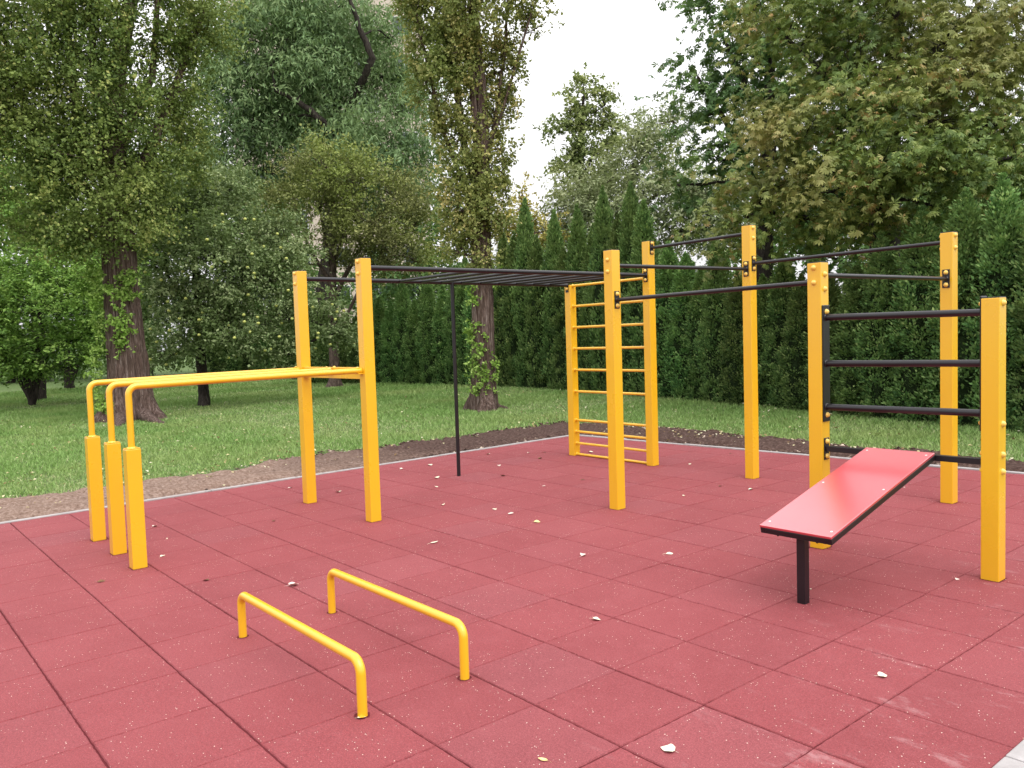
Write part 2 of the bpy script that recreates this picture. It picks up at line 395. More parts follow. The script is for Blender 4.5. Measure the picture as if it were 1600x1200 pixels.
sv = Vector((math.sin(SUN_AZ)*math.cos(SUN_EL), math.cos(SUN_AZ)*math.cos(SUN_EL)*-.25, math.sin(SUN_EL)))
so.rotation_euler = sv.to_track_quat('Z', 'Y').to_euler(); so.location = (5, -5, 12)
SC.cycles.max_bounces = 5; SC.cycles.diffuse_bounces = 3; SC.cycles.glossy_bounces = 2; SC.cycles.transmission_bounces = 3; SC.cycles.caustics_reflective = False
SC.view_settings.view_transform = 'Standard'; SC.view_settings.look = 'None'
SC.view_settings.exposure = 0.50; SC.view_settings.gamma = 1.0

# ------------------------------------------------------------------ rubber tile paving
X0, X1, Y0 = -6.91, 1.0, -5.6
def back(x): return 6.124 + .047*x
def paving():
    rs = random.Random(5); V = []; Fs = []; tone = []
    xs = [X0] + [a*.5 for a in range(-13, 2)] + [X1]
    xs = sorted(set(xs)); ys = [Y0] + [b*.5 for b in range(-11, 14)]
    gx = {x: rs.choice([.0023, .0026, .0028, .0032]) for x in xs}; gy = {y: rs.choice([.0042, .0048, .0054]) for y in ys}
    for i in range(len(xs)-1):
        for j in range(len(ys)-1):
            x0, x1, y0, y1 = xs[i], xs[i+1], ys[j], ys[j+1]
            if x1-x0 < .05: continue
            t0, t1 = min(y1, back(x0)), min(y1, back(x1))
            if min(t0, t1)-y0 < .03: continue
            jx, jy = rs.uniform(-.0014, .0014), rs.uniform(-.0014, .0014)
            a, b = x0+gx[x0]+jx, x1-gx[x1]+jx; c = y0+gy[y0]+jy
            d0, d1 = t0-.003+jy, t1-.003+jy
            cor = [(a, c), (b, c), (b, d1), (a, d0)]; ring = []
            K = 22
            for k in range(4):
                p, q = cor[k], cor[(k+1) % 4]
                for s in range(K):
                    w = s/K; jit = 0 if s == 0 else rs.uniform(-.0019, .0017)
                    nx, ny = (q[1]-p[1]), -(q[0]-p[0]); ln = math.hypot(nx, ny)
                    ring.append((p[0]+(q[0]-p[0])*w+nx/ln*jit, p[1]+(q[1]-p[1])*w+ny/ln*jit))
            cx, cy = (a+b)/2, (c+(d0+d1)/2)/2; dz = rs.uniform(-.0012, .0008); sx, sy = rs.uniform(-.003, .003), rs.uniform(-.003, .003)
            n0 = len(V); m = len(ring)
            for ins, z in ((0, -.03), (0, -.0045), (.0035, -.0002)):
                for (x, y) in ring:
                    dx, dy = x-cx, y-cy; fx = 1-ins/max(abs(b-a)/2, .01); fy = 1-ins/max(abs(d0-c)/2, .01)
                    V.append((cx+dx*fx, cy+dy*fy, z+dz+(sx*dx+sy*dy if z > -.02 else 0)))
            for r_ in range(2):
                for k in range(m): Fs.append((n0+r_*m+k, n0+r_*m+(k+1) % m, n0+(r_+1)*m+(k+1) % m, n0+(r_+1)*m+k))
            Fs.append(tuple(n0+2*m+k for k in range(m)))
            t = rs.random(); tone += [t]*(2*m+1)
    me = bpy.data.meshes.new('paving'); me.from_pydata(V, [], Fs); 
    at2 = me.attributes.new('tone', 'FLOAT', 'FACE'); at2.data.foreach_set('value', np.array(tone, np.float32)); me.update()
    o = link('rubber_paving', me, None, TILE); tag(o, kind='structure')
paving()
mb = MB(); mb.add([(X0+.002, Y0, -.0062), (X1-.002, Y0, -.0062), (X1-.002, back(X1)-.002, -.0062), (X0+.002, back(X0)-.002, -.0062)], [(0, 1, 2, 3)])
tag(mb.build('paving_bed', UND), kind='structure')
# kerb: pale concrete edging slabs round the paving
def kerb_run(p, q, w=.06, side=1, ln=1.0):
    mb = MB(); p = Vector((*p, 0)); q = Vector((*q, 0)); d = (q-p); T_ = d.length; d.normalize(); n = Vector((-d.y, d.x, 0))*side
    s = 0
    while s < T_-.02:
        e = min(T_, s+ln); a = p+d*(s+.002); b = p+d*(e-.002); c = (a+b)/2+n*w/2
        ang = math.atan2(d.y, d.x); jz = random.Random(s).uniform(-.004, .004)
        mb.box((c.x, c.y, -.09+.006+jz), ((b-a).length, w, .19), .006, 2, Matrix.Rotation(ang, 4, 'Z')); s = e
    return mb.build('kerb', CONC)
random.seed(3)
tag(kerb_run((X0-.001, Y0), (X0-.001, back(X0)+.06), .06, 1), kind='structure')
tag(kerb_run((X0, back(X0)+.001), (X1+.06, back(X1)+.001), .06, 1), kind='structure')
tag(kerb_run((X1+.001, Y0), (X1+.001, back(X1)), .08, -1), kind='structure')

# ------------------------------------------------------------------ lawn, bare soil
GZ = -.035
LAWN, nt, out = mat('lawn_turf'); v = objco(nt)
n1 = noise(nt, .35, 5, .6, v); n2 = noise(nt, 7, 6, .7, v); n3 = noise(nt, 90, 4, .7, v)
c = ramp(nt, n1.outputs['Fac'], [(.3, (.095, .165, .050)), (.55, (.135, .215, .070)), (.75, (.19, .24, .10))])
c = mixc(nt, ramp(nt, n2.outputs['Fac'], [(.45, (0, 0, 0)), (.7, (.6, .6, .6))]), c, (.20, .20, .10))
c = mixc(nt, ramp(nt, n3.outputs['Fac'], [(.35, (.7, .7, .7)), (.6, (0, 0, 0))]), c, (.028, .05, .012))
finish(nt, out, c, .9, bump(nt, n3.outputs['Fac'], .8, .03), .15)
me = np_mesh('ground', np.array([(-320, -60, GZ), (320, -60, GZ), (320, 520, GZ), (-320, 520, GZ)], float) , 4, np.array([0, 1, 2, 3]))
tag(link('lawn', me, None, LAWN), kind='structure')

def g2(px, py): p = ground(px, py, GZ); return (float(p[0]), float(p[1]))
OUTER = [(-8.0, -5.6), (-8.1, -3.2), g2(0, 785), g2(225, 755), g2(400, 727), g2(500, 712), g2(700, 686), g2(885, 661), g2(1030, 671), g2(1090, 676), g2(1160, 683), g2(1250, 692), g2(1470, 713), (.6, 6.75), (3.0, 6.8)]
INNER = [(-6.975, -5.6), (-6.975, -3.5), (-6.975, -1.6), (-6.975, -.3), (-6.975, 1.1), (-6.975, 2.2), (-6.975, 4.0), (-6.975, 5.86), (-5.6, 5.93), (-4.9, 5.96), (-4.2, 5.99), (-3.3, 6.03), (-1.5, 6.12), (.6, 6.22), (3.0, 6.34)]
def resample(poly, n):
    p = np.array(poly); d = np.concatenate([[0], np.cumsum(np.ones(len(p)-1))]); t = np.linspace(0, d[-1], n)
    return np.stack([np.interp(t, d, p[:, 0]), np.interp(t, d, p[:, 1])], 1)
def vnoise(x, y, s=1.0, seed=0):
    """smooth value noise"""
    r = np.random.default_rng(seed); G = r.random((64, 64)); x = np.asarray(x)*s+500; y = np.asarray(y)*s+500
    xi, yi = np.floor(x).astype(int), np.floor(y).astype(int); fx, fy = x-xi, y-yi; fx = fx*fx*(3-2*fx); fy = fy*fy*(3-2*fy)
    g = lambda a, b: G[a % 64, b % 64]
    return (g(xi, yi)*(1-fx)+g(xi+1, yi)*fx)*(1-fy) + (g(xi, yi+1)*(1-fx)+g(xi+1, yi+1)*fx)*fy
ns, ntt = 520, 44
I_, O_ = resample(INNER, ns), resample(OUTER, ns)
O_ = O_ + (vnoise(O_[:, 0], O_[:, 1], 2.2, 3)-.5)[:, None]*.35*unit(O_-I_) + (vnoise(O_[:, 0], O_[:, 1], 9, 4)-.5)[:, None]*.22*unit(O_-I_)
tt = np.linspace(0, 1, ntt)
G = I_[:, None, :]*(1-tt)[None, :, None] + O_[:, None, :]*tt[None, :, None]
gx_, gy_ = G[..., 0], G[..., 1]
hz = .030*vnoise(gx_, gy_, 1.5, 7) + .045*vnoise(gx_, gy_, 7, 8) + .028*vnoise(gx_, gy_, 17, 9)
edge = np.minimum(1, np.minimum(tt*8, (1-tt)*5))[None]
gz_ = GZ - .004 + (hz+.012)*edge + .02*(1-tt)[None]**2
Vv = np.stack([gx_, gy_, gz_], -1).reshape(-1, 3)
q = (np.arange(ns-1)[:, None]*ntt + np.arange(ntt-1)[None]).ravel()
SOIL, nt, out = mat('bare_soil'); v = objco(nt); s2 = N(nt, 'ShaderNodeSeparateXYZ'); L(nt, v, s2.inputs[0])
nn = noise(nt, 1.1, 4, .6, v); a1 = N(nt, 'ShaderNodeMath', operation='MULTIPLY_ADD'); L(nt, nn.outputs['Fac'], a1.inputs[0]); a1.inputs[1].default_value = 3; L(nt, s2.outputs[1], a1.inputs[2])
mr = N(nt, 'ShaderNodeMapRange'); mr.inputs[1].default_value = 2.6; mr.inputs[2].default_value = 5.2; L(nt, a1.outputs[0], mr.inputs[0])
nf = noise(nt, 26, 6, .75, v); 
pale = ramp(nt, nf.outputs['Fac'], [(.3, (.10, .060, .044)), (.5, (.235, .160, .125)), (.7, (.38, .29, .24))])
dark = ramp(nt, nf.outputs['Fac'], [(.32, (.030, .018, .015)), (.52, (.085, .052, .043)), (.72, (.20, .14, .12))])
c = mixc(nt, mr.outputs[0], pale, dark)
finish(nt, out, c, .95, bump(nt, nf.outputs['Fac'], .9, .025), .1)
tag(link('bare_soil', np_mesh('soil', Vv, 4, np.stack([q, q+1, q+ntt+1, q+ntt], 1).ravel()[::1], True), None, SOIL), kind='structure')
# clods and bark crumbs
def clods(n, s0, s1, name, m, sel):
    i = rng.integers(0, ns-1, n*3); w = rng.random(n*3)**.9; p = I_[i]*(1-w)[:, None] + O_[i]*w[:, None]; p = p[sel(p)][:n]; n = len(p)
    oc = np.array([(1, 0, 0), (0, 1, 0), (-1, 0, 0), (0, -1, 0), (0, 0, .8), (0, 0, -.6)], float)
    fc = np.array([(0, 1, 4), (1, 2, 4), (2, 3, 4), (3, 0, 4), (1, 0, 5), (2, 1, 5), (3, 2, 5), (0, 3, 5)])
    s = (s0+(s1-s0)*rng.random(n)**2.5); an = rng.random(n)*6.28; R_ = np.stack([np.cos(an), -np.sin(an), np.sin(an), np.cos(an)], 1).reshape(n, 2, 2)
    co = oc[None]*(1+.35*rng.normal(size=(n, 6, 3)))*s[:, None, None]*np.array([1.2, .8, .6]); co[..., :2] = np.einsum('nij,nkj->nki', R_, co[..., :2])
    zz = GZ + .022 + .03*vnoise(p[:, 0], p[:, 1], 1.5, 7)
    co += np.concatenate([p, zz[:, None]], 1)[:, None]
    idx = ((np.arange(n)*6)[:, None] + fc.ravel()[None]).ravel()
    return link(name, np_mesh(name, co.reshape(-1, 3), 3, idx, False, np.repeat(rng.random(n), 8)), None, m)
CLODM, nt, out = mat('clod_brown'); a = N(nt, 'ShaderNodeAttribute', attribute_name='tone')
finish(nt, out, ramp(nt, a.outputs['Fac'], [(0, (.03, .018, .014)), (.7, (.11, .07, .055)), (.90, (.22, .16, .13)), (1, (.58, .48, .38))]), .95, None, .1)
CLODP, nt, out = mat('clod_pale'); a = N(nt, 'ShaderNodeAttribute', attribute_name='tone')
finish(nt, out, ramp(nt, a.outputs['Fac'], [(0, (.09, .06, .05)), (.7, (.25, .19, .16)), (1, (.48, .42, .38))]), .95, None, .1)
tag(clods(13000, .006, .042, 'soil_clods', CLODM, lambda p: p[:, 1] > 2.6+rng.normal(size=len(p))*.6), 'dark crumbly clods and bark bits strewn over the soil strip', 'soil', kind='stuff')
tag(clods(2600, .004, .02, 'soil_pebbles', CLODP, lambda p: p[:, 1] < 2.6+rng.normal(size=len(p))*.6), 'small pale pebbles and crumbs on the sandy soil strip', 'pebbles', kind='stuff')

# grass blades: denser near the camera
def inside_paving(x, y):
    ox = np.interp(y, [p[1] for p in OUTER[:8]], [p[0] for p in OUTER[:8]]); oy = np.interp(x, [p[0] for p in OUTER[7:]], [p[1] for p in OUTER[7:]])
    nj = (vnoise(x, y, 5, 21)-.5)*.35
    return (x > ox+nj) & (y < oy+nj) & ((x < 1.12) | (y > 6.1))
def scatter_lawn(n, d0=7.5, d1=34, pw=1.0):
    th = YAW + rad(90) + (rng.random(n)-.5)*rad(96); d = d0*(d1/d0)**(rng.random(n)**pw)
    x = CAM[0]+d*np.cos(th); y = CAM[1]+d*np.sin(th); k = ~inside_paving(x, y) & (x < 9)
    return x[k], y[k], d[k]
x, y, d = scatter_lawn(620000, 7.5, 42)
xe = 1.1+rng.random(60000)**1.3*5; ye = -3+rng.random(60000)*10; de = np.hypot(xe-CAM[0], ye-CAM[1]); ke = (de > .8) & (ye < 6.2) & (de < 7.6)
x = np.concatenate([x, xe[ke]]); y = np.concatenate([y, ye[ke]]); d = np.concatenate([d, de[ke]])
n = len(x); hgt = (.020+.027*rng.random(n))*(1+.5*vnoise(x, y, .8, 31))*(1+(d-8)/60); wd = .0045*(np.maximum(d, 4)/9)**.8*(1+rng.random(n)); an = rng.random(n)*6.28
wear = vnoise(x, y, .45, 33)*.55+vnoise(x, y, 1.7, 34)*.3+vnoise(x, y, 5, 35)*.15; wear = wear + .16*np.clip((13-d)/5, 0, 1)
tone = np.clip(.12+.85*wear+rng.normal(size=n)*.17, 0, 1); hgt *= np.clip(1.7-1.3*wear, .4, 1.4)
lean = rng.normal(size=(n, 2))*.55
b0 = np.stack([x, y, np.full(n, GZ-.004)], 1); s = np.stack([np.cos(an)*wd, np.sin(an)*wd, np.zeros(n)], 1)
tip = b0 + np.stack([lean[:, 0]*hgt, lean[:, 1]*hgt, hgt], 1)
GR = leaf_mat('grass_blades', [(0, (.120, .235, .058)), (.45, (.225, .375, .105)), (.8, (.33, .46, .17)), (1, (.54, .54, .31))], .3, (.33, .42, .15), .45, .7, .15)
me = np_mesh('grass', np.stack([b0-s, b0+s, tip], 1).reshape(-1, 3), 3, np.arange(n*3), False, tone)
tag(link('grass', me, None, GR), 'short green lawn grass around the red playground', 'grass', kind='stuff')
# small dead leaves strewn in the grass and on the soil
LIT = leaf_mat('dry_leaf', [(0, (.16, .09, .045)), (.3, (.34, .26, .12)), (.7, (.55, .50, .27)), (1, (.66, .62, .46))], .15, None)
def litter(x, y, z, s0, s1, name, label):
    n = len(x); P = np.stack([x, y, z], 1); nr = unit(np.array([0, 0, 1.]) + rng.normal(size=(n, 3))*.3); ax = unit(np.cross(nr, rng.normal(size=(n, 3))))
    ln = s0+(s1-s0)*rng.random(n); co, ix, q = kites(P, ax, nr, ln, ln*.7, rng.random(n), .25)
    tag(link(name, np_mesh(name, co, 3, ix, False, q), None, LIT), label, 'leaf litter', kind='stuff')
x, y, d = scatter_lawn(5600, 8, 24, .8)
k = vnoise(x, y, .6, 50)*.6+vnoise(x, y, 2.1, 51)*.4 > .52
litter(x[k], y[k], np.full(k.sum(), GZ+.035)+.02*rng.random(k.sum()), .02, .062, 'leaf_litter', 'small dry yellow leaves strewn through the lawn grass')
i = rng.integers(0, ns-1, 620); w = rng.random(620)**.7; p = I_[i]*(1-w)[:, None]+O_[i]*w[:, None]
litter(p[:, 0], p[:, 1], np.full(620, GZ+.06), .02, .06, 'soil_leaf_litter', 'small dry leaves strewn over the bare soil strip by the kerb')

# ------------------------------------------------------------------ the workout rig
PC = dict(P1=(-5.43, .845, 2.255), P2=(-4.2, .85, 2.26), P3=(-2.9, 2.535, 2.24), P4=(-4.168, 4.445, 2.52), P5=(-5.49, 4.48, 2.13), P6=(-2.835, 4.43, 2.527),
          P7=(-.955, 2.515, 1.955), P8=(-.92, 4.44, 2.231), P9=(.155, 2.515, 1.653), S1=(-5.43, -1.07, .864), S2=(-4.792, -1.072, .863), S3=(-4.222, -1.08, .864))
CUT = []
def cut_out(x, y, r, sides, rs):
    """rough dark slot cut in the rubber round a post foot"""
    V = []; n = 40
    for i in range(n):
        a = 2*math.pi*i/n; c, s_ = math.cos(a), math.sin(a); k = 1/max(abs(c), abs(s_)) if sides == 4 else 1
        for q in (r*.9, r+.003+rs.random()*.006): V.append((x+c*k*q+ (rs.uniform(-.001, .001)), y+s_*k*q, .0016))
    mb = MB(); mb.add(V, [(2*i, 2*i+1, (2*i+3) % (2*n), (2*i+2) % (2*n)) for i in range(n)]); tag(mb.build('paving_cut_out', UND), kind='structure')
rig = empty('workout_rig', (-3.0, 2.0, 0)); RO = Vector((-3.0, 2.0, 0))
tag(rig, 'large yellow and black outdoor workout rig with monkey bars, ladder and red bench', 'exercise rig')
_fab = {}
def place(mbx, name, m, parent):
    """mesh given in world coords; object origin stays at its parent's origin"""
    me = bpy.data.meshes.new(name)
    V = [(x+LX*z-RO.x, y+LY*z-RO.y, z) for x, y, z in mbx.v]
    me.from_pydata(V, [], mbx.f); me.polygons.foreach_set('use_smooth', mbx.sm); me.update()
    return link(name, me, parent, m)
posts = {}
for k, (x, y, h) in PC.items():
    mb = MB(); mb.box((x, y, (h-.12)/2), (.1, .1, h+.12), .0045, 2)
    p = place(mb, 'post', YEL, rig); posts[k] = p
    mb = MB()
    if k[0] == 'P': mb.box((x, y, h+.0025), (.098, .098, .005), .002, 1); place(mb, 'end_cap', BLKP, p)
    cut_out(x, y, .05, 4, random.Random(k))
AX = {'+x': (1, 0), '-x': (-1, 0), '+y': (0, 1), '-y': (0, -1)}
OPP = {'+x': '-x', '-x': '+x', '+y': '-y', '-y': '+y'}
def bolt(k, face, z, off=0.0):
    x, y, _ = PC[k]; dx, dy = AX[face]; mb = MB(); mb.dome((x+dx*(.05+off), y+dy*(.05+off), z), (dx, dy, 0), .0175, .019)
    place(mb, 'bolt_cover', CAPM, posts[k])
def bracket(k, face, z, owner, h=.15, w=.06, bolts=(.05, -.05), th=.006, both=True):
    x, y, _ = PC[k]; dx, dy = AX[face]; mb = MB(); c = (x+dx*(.05+th/2+.0005), y+dy*(.05+th/2+.0005), z)
    mb.box(c, (th if dx else w, w if dx else th, h), .0022, 1)
    place(mb, 'bracket', BLK, owner)
    for b in bolts:
        bolt(k, face, z+b, th)
        if both: bolt(k, OPP[face], z+b)
def bar(name, ka, fa, kb, fb, za, zb, r=.017, sq=None, zzb=None):
    xa, ya, _ = PC[ka]; xb, yb, _ = PC[kb]; a = AX[fa]; b = AX[fb]
    p = Vector((xa+a[0]*.056, ya+a[1]*.056, za)); q = Vector((xb+b[0]*.056, yb+b[1]*.056, zb)); mb = MB()
    if sq:
        d = (q-p); mb.box((p+q)/2, (d.length, sq, sq), .002, 1, Matrix.Rotation(math.atan2(d.y, d.x), 4, 'Z') @ Matrix.Rotation(-math.asin(d.z/d.length), 4, 'Y'))
    else:
        mb.tube([p, p+(q-p)*.5, q], r, 20)
        d = (q-p).normalized()
        for e, s in ((p, 1), (q, -1)): mb.tube([e, e+d*s*.004, e+d*s*.009], [r+.006, r+.005, r], 20, False)   # weld bead
    return place(mb, name, BLK, rig)
for ka, fa, kb, fb, za, zb in (('P3', '+x', 'P7', '-x', 1.815, 1.826), ('P3', '+y', 'P6', '-y', 2.110, 2.101), ('P4', '+x', 'P6', '-x', 2.446, 2.452),
                               ('P6', '+x', 'P8', '-x', 2.152, 2.156), ('P7', '+y', 'P8', '-y', 1.872, 1.857)):
    o = bar('pull_up_bar', ka, fa, kb, fb, za, zb); bracket(ka, fa, za, o); bracket(kb, fb, zb, o)
for ka, kb in (('P2', 'P4'), ('P1', 'P5')):
    zb = 2.146 if ka == 'P2' else 2.128
    o = bar('monkey_bar_rail', ka, '+y', kb, '-y', 2.183, zb, .022)
    bracket(ka, '+y', 2.183, o)
    if kb == 'P4': bracket(kb, '-y', zb, o)
    else: bracket(kb, '-y', 2.085, o, .09, .05, (0,))
xa, xb = PC['P1'][0], PC['P2'][0]
for i in range(9):
    y = 1.98+.27*i; t = (y-.85)/3.6; z = 2.181-.038*t; mb = MB()
    mb.tube([(xa-.06*t, y, z-.003), (-4.8, y, z-.003), (xb+.03*t, y, z-.003)], .0155, 14, False); place(mb, 'monkey_bar_rung', BLK, rig)
mb = MB(); mb.tube([(-5.455, 2.66, -.05), (-5.455, 2.66, 2.15)], .021, 18); place(mb, 'climbing_pole', BLK, rig)
for z in (2.118, 1.865, 1.603, 1.34, 1.075, .806, .447, .302, .156, .017):
    mb = MB(); mb.tube([(-5.445, 4.478, z), (-4.8, 4.463, z), (-4.215, 4.448, z)], .0155, 16, False)
    for x_, s_, y_ in ((-5.44, 1, 4.478), (-4.218, -1, 4.448)): mb.tube([(x_, y_, z), (x_+s_*.005, y_, z), (x_+s_*.01, y_, z)], [.022, .02, .0155], 14, False)
    place(mb, 'ladder_rung', YEL, rig)
# wall bars
for k_, s_ in (('P7', 1), ('P9', -1)):
    mb = MB(); mb.box((PC[k_][0]+s_*(.05+.0055), PC[k_][1], 1.272), (.010, .084, .79), .003, 1); place(mb, 'side_plate', BLK, rig)
for z in (1.622, .922):
    bolt('P7', '+x', z, .010); bolt('P7', '-x', z); bolt('P9', '-x', z, .012); bolt('P9', '+x', z)
for za, zb in ((1.584, 1.572), (1.272, 1.274), (.976, .98)): bar('wall_bar', 'P7', '+x', 'P9', '-x', za, zb, .0215)
lo = bar('bench_bar', 'P7', '+x', 'P9', '-x', .69, .693, sq=.036); bracket('P7', '+x', .69, lo); bracket('P9', '-x', .693, lo)
# dip bars
def arc(a, c, b, r, n=7):
    """points of a rounded corner at c between a and b"""
    a, c, b = Vector(a), Vector(c), Vector(b); u = (a-c).normalized(); w = (b-c).normalized(); o = c+(u+w)*r
    return [o + (-w*math.cos(t)-u*math.sin(t))*r for t in [math.pi/2*i/n for i in range(n+1)]]
for k, yend in (('S1', .797), ('S2', .800), ('S3', .797)):
    x, y, h = PC[k]; xe = {'S1': PC['P1'][0], 'S2': -4.79, 'S3': PC['P2'][0]-.01}[k]; z = 1.312
    mb = MB(); pts = [(x, y, h-.01), (x, y, h+.15)] + arc((x, y, h), (x, y, z), (xe, yend, z), .062) + [(x+(xe-x)*.5, (y+yend)/2, z), (xe, yend, z-.004)]
    mb.tube(pts, .0235, 20, True, up=(1, 0, 0)); o = place(mb, 'dip_bar', YEL, rig)
    mb = MB(); mb.box((x, y, h+.004), (.094, .094, .007), .003, 2); mb.tube([(x, y, h+.006), (x, y, h+.012), (x, y, h+.016)], [.031, .029, .024], 18, False); place(mb, 'post_top_plate', YEL, posts[k])
    mb = MB(); mb.box((xe, yend-.02, z-.03), (.06, .05, .008), .002, 1); place(mb, 'support_lug', YEL, o)
    mb = MB(); mb.dome((xe, yend-.035, z+.0215), (0, 0, 1), .011, .010); place(mb, 'bolt_cover', CAPM, o)
mb = MB(); mb.box(((-5.43-4.2)/2, .842, 1.283), (1.126, .06, .1), .003, 2); cb = place(mb, 'cross_beam', YEL, rig)
mb = MB(); mb.dome((-4.79, .842, 1.333), (0, 0, 1), .012, .011); place(mb, 'bolt_cover', CAPM, cb)
# sit-up bench
BO = Vector((-.386, 1.289, .4305)); bu = Vector((0, 1.1987, .2958)).normalized(); bn = Vector((0, -bu.z, bu.y)); bl = 1.2347; bw = .4368
MR = Matrix(((1, bu.x, bn.x), (0, bu.y, bn.y), (0, bu.z, bn.z))).to_4x4()
def bpt(x, s, n): return BO + Vector((x, 0, 0)) + bu*s + bn*n
mb = MB(); mb.box(bpt(0, bl/2, -.0075), (bw, bl, .015), .003, 3, MR); bd = place(mb, 'bench_board', REDB, rig)
for sx_ in (-1, 1):
    for s in (.06, .64, bl-.05):
        mb = MB(); c = bpt(sx_*(bw/2-.03), s, .0002); mb.dome(c, bn, .0065, .002, 2, 12); place(mb, 'screw', STEEL, bd)
mb = MB(); fh = .034
for sx_ in (-1, 1): mb.box(bpt(sx_*(bw/2-.016), bl/2, -.0155-fh/2), (.03, bl-.004, fh), .002, 1, MR)
for s in (.015, bl*.5, bl-.017): mb.box(bpt(0, s, -.0155-fh/2), (bw-.063, .028, fh-.002), .002, 1, MR)
for sx_ in (-1, 1): mb.box(bpt(sx_*.12, .02, -.0155-fh-.006), (.012, .012, .012), .002, 1, MR)
place(mb, 'bench_frame', BLK, rig)
mb = MB(); mb.box((-.405, 1.405, .175), (.05, .05, .45), .003, 1); place(mb, 'bench_leg', BLK, rig)

# ------------------------------------------------------------------ push-up bars
for y, dz, lab, y2 in ((-1.083, .236, 'low yellow push up bar nearest the camera on the red tiles', -1.083), (-.552, .248, 'low yellow push up bar behind the nearer one, a leaf beside it', -.552)):
    x1, x2 = -2.24, -.929; e = empty('push_up_bar', (x1, y, 0)); tag(e, lab, 'push up bar', 'low push up bars')
    mb = MB(); z = dz; a = arc((0, 0, 0), (0, 0, z), (1.311, 0, z), .058, 8); b = arc((0, 0, z), (1.311, 0, z), (1.311, 0, 0), .058, 8)
    mb.tube([(0, 0, -.05), (0, 0, .08)] + a + [(.65, 0, z)] + b + [(1.311, 0, .08), (1.311, 0, -.05)], .0215, 24, True, up=(0, 1, 0))
    mb.build('bar', YEL, e, True)
    cut_out(x1, y, .024, 0, random.Random(y)); cut_out(x2-.005, y, .027, 0, random.Random(y+1))

# ------------------------------------------------------------------ fallen leaves on the tiles
LM = {}
def leafm(name, c1, c2):
    m, nt, out = mat(name); n = noise(nt, 60, 3, .6, objco(nt)); c = ramp(nt, n.outputs['Fac'], [(.35, c1), (.65, c2)]); finish(nt, out, c, .6, None, .3); LM[name] = m; return m
CREAM = leafm('leaf_cream', (.62, .60, .42), (.80, .77, .60)); YELL = leafm('leaf_yellow', (.60, .48, .16), (.72, .62, .30)); BRN = leafm('leaf_brown', (.10, .05, .025), (.20, .10, .045)); PALE = leafm('leaf_pale', (.58, .46, .40), (.78, .66, .58))
def leaf_shape(seed, curl, heart=True):
    rs = random.Random(seed); prof = [(0, 0), (.06, .30), (.18, .44), (.36, .47), (.55, .38), (.75, .22), (.9, .09), (1, 0)] if heart else [(0, 0), (.1, .12), (.3, .24), (.5, .27), (.7, .2), (.88, .09), (1, 0)]
    V = []; Fs = []; c2 = rs.uniform(-.3, .5)*curl
    def z(u, v): return curl*(abs(v)**1.6*1.1 + (u-.45)**2*.5) + c2*u*v + .015*math.sin(9*u+seed)
    for (u, w) in prof:
        w *= rs.uniform(.9, 1.1)
        for s in (-1, -.5, 0, .5, 1):
            uu = u - (.12*abs(s) if u < .1 and heart else 0); V.append((uu-.5, w*s, z(u, w*s)))
    for i in range(len(prof)-1):
        for j in range(4): a = i*5+j; Fs.append((a, a+1, a+6, a+5))
    n = len(V); st = [(-.5, 0, z(0, 0)), (-.75, .05, .02), (-1.0, .16*rs.choice([-1, 1]), .01)]
    for p in st: V += [(p[0], p[1]-.014, p[2]), (p[0], p[1]+.014, p[2]+.01)]
    for i in range(2): Fs.append((n+2*i, n+2*i+1, n+2*i+3, n+2*i+2))
    return V, Fs
def fallen(px, py, size, ang, m, label, seed, curl=.5, group=None, heart=True):
    g = ground(px, py); V, Fs = leaf_shape(seed, curl, heart); lo_ = min(v[2] for v in V)
    me = bpy.data.meshes.new('leaf'); me.from_pydata([(v[0]*size, v[1]*size, (v[2]-lo_)*size) for v in V], [], Fs); me.polygons.foreach_set('use_smooth', [True]*len(Fs)); me.update()
    o = link('fallen_leaf', me, None, m); o.location = (g[0], g[1], .002); o.rotation_euler = (random.Random(seed).uniform(-.12, .12), random.Random(seed+1).uniform(-.1, .1), rad(ang)); tag(o, label, 'leaf', group or 'fallen leaves on the red tiles'); return o
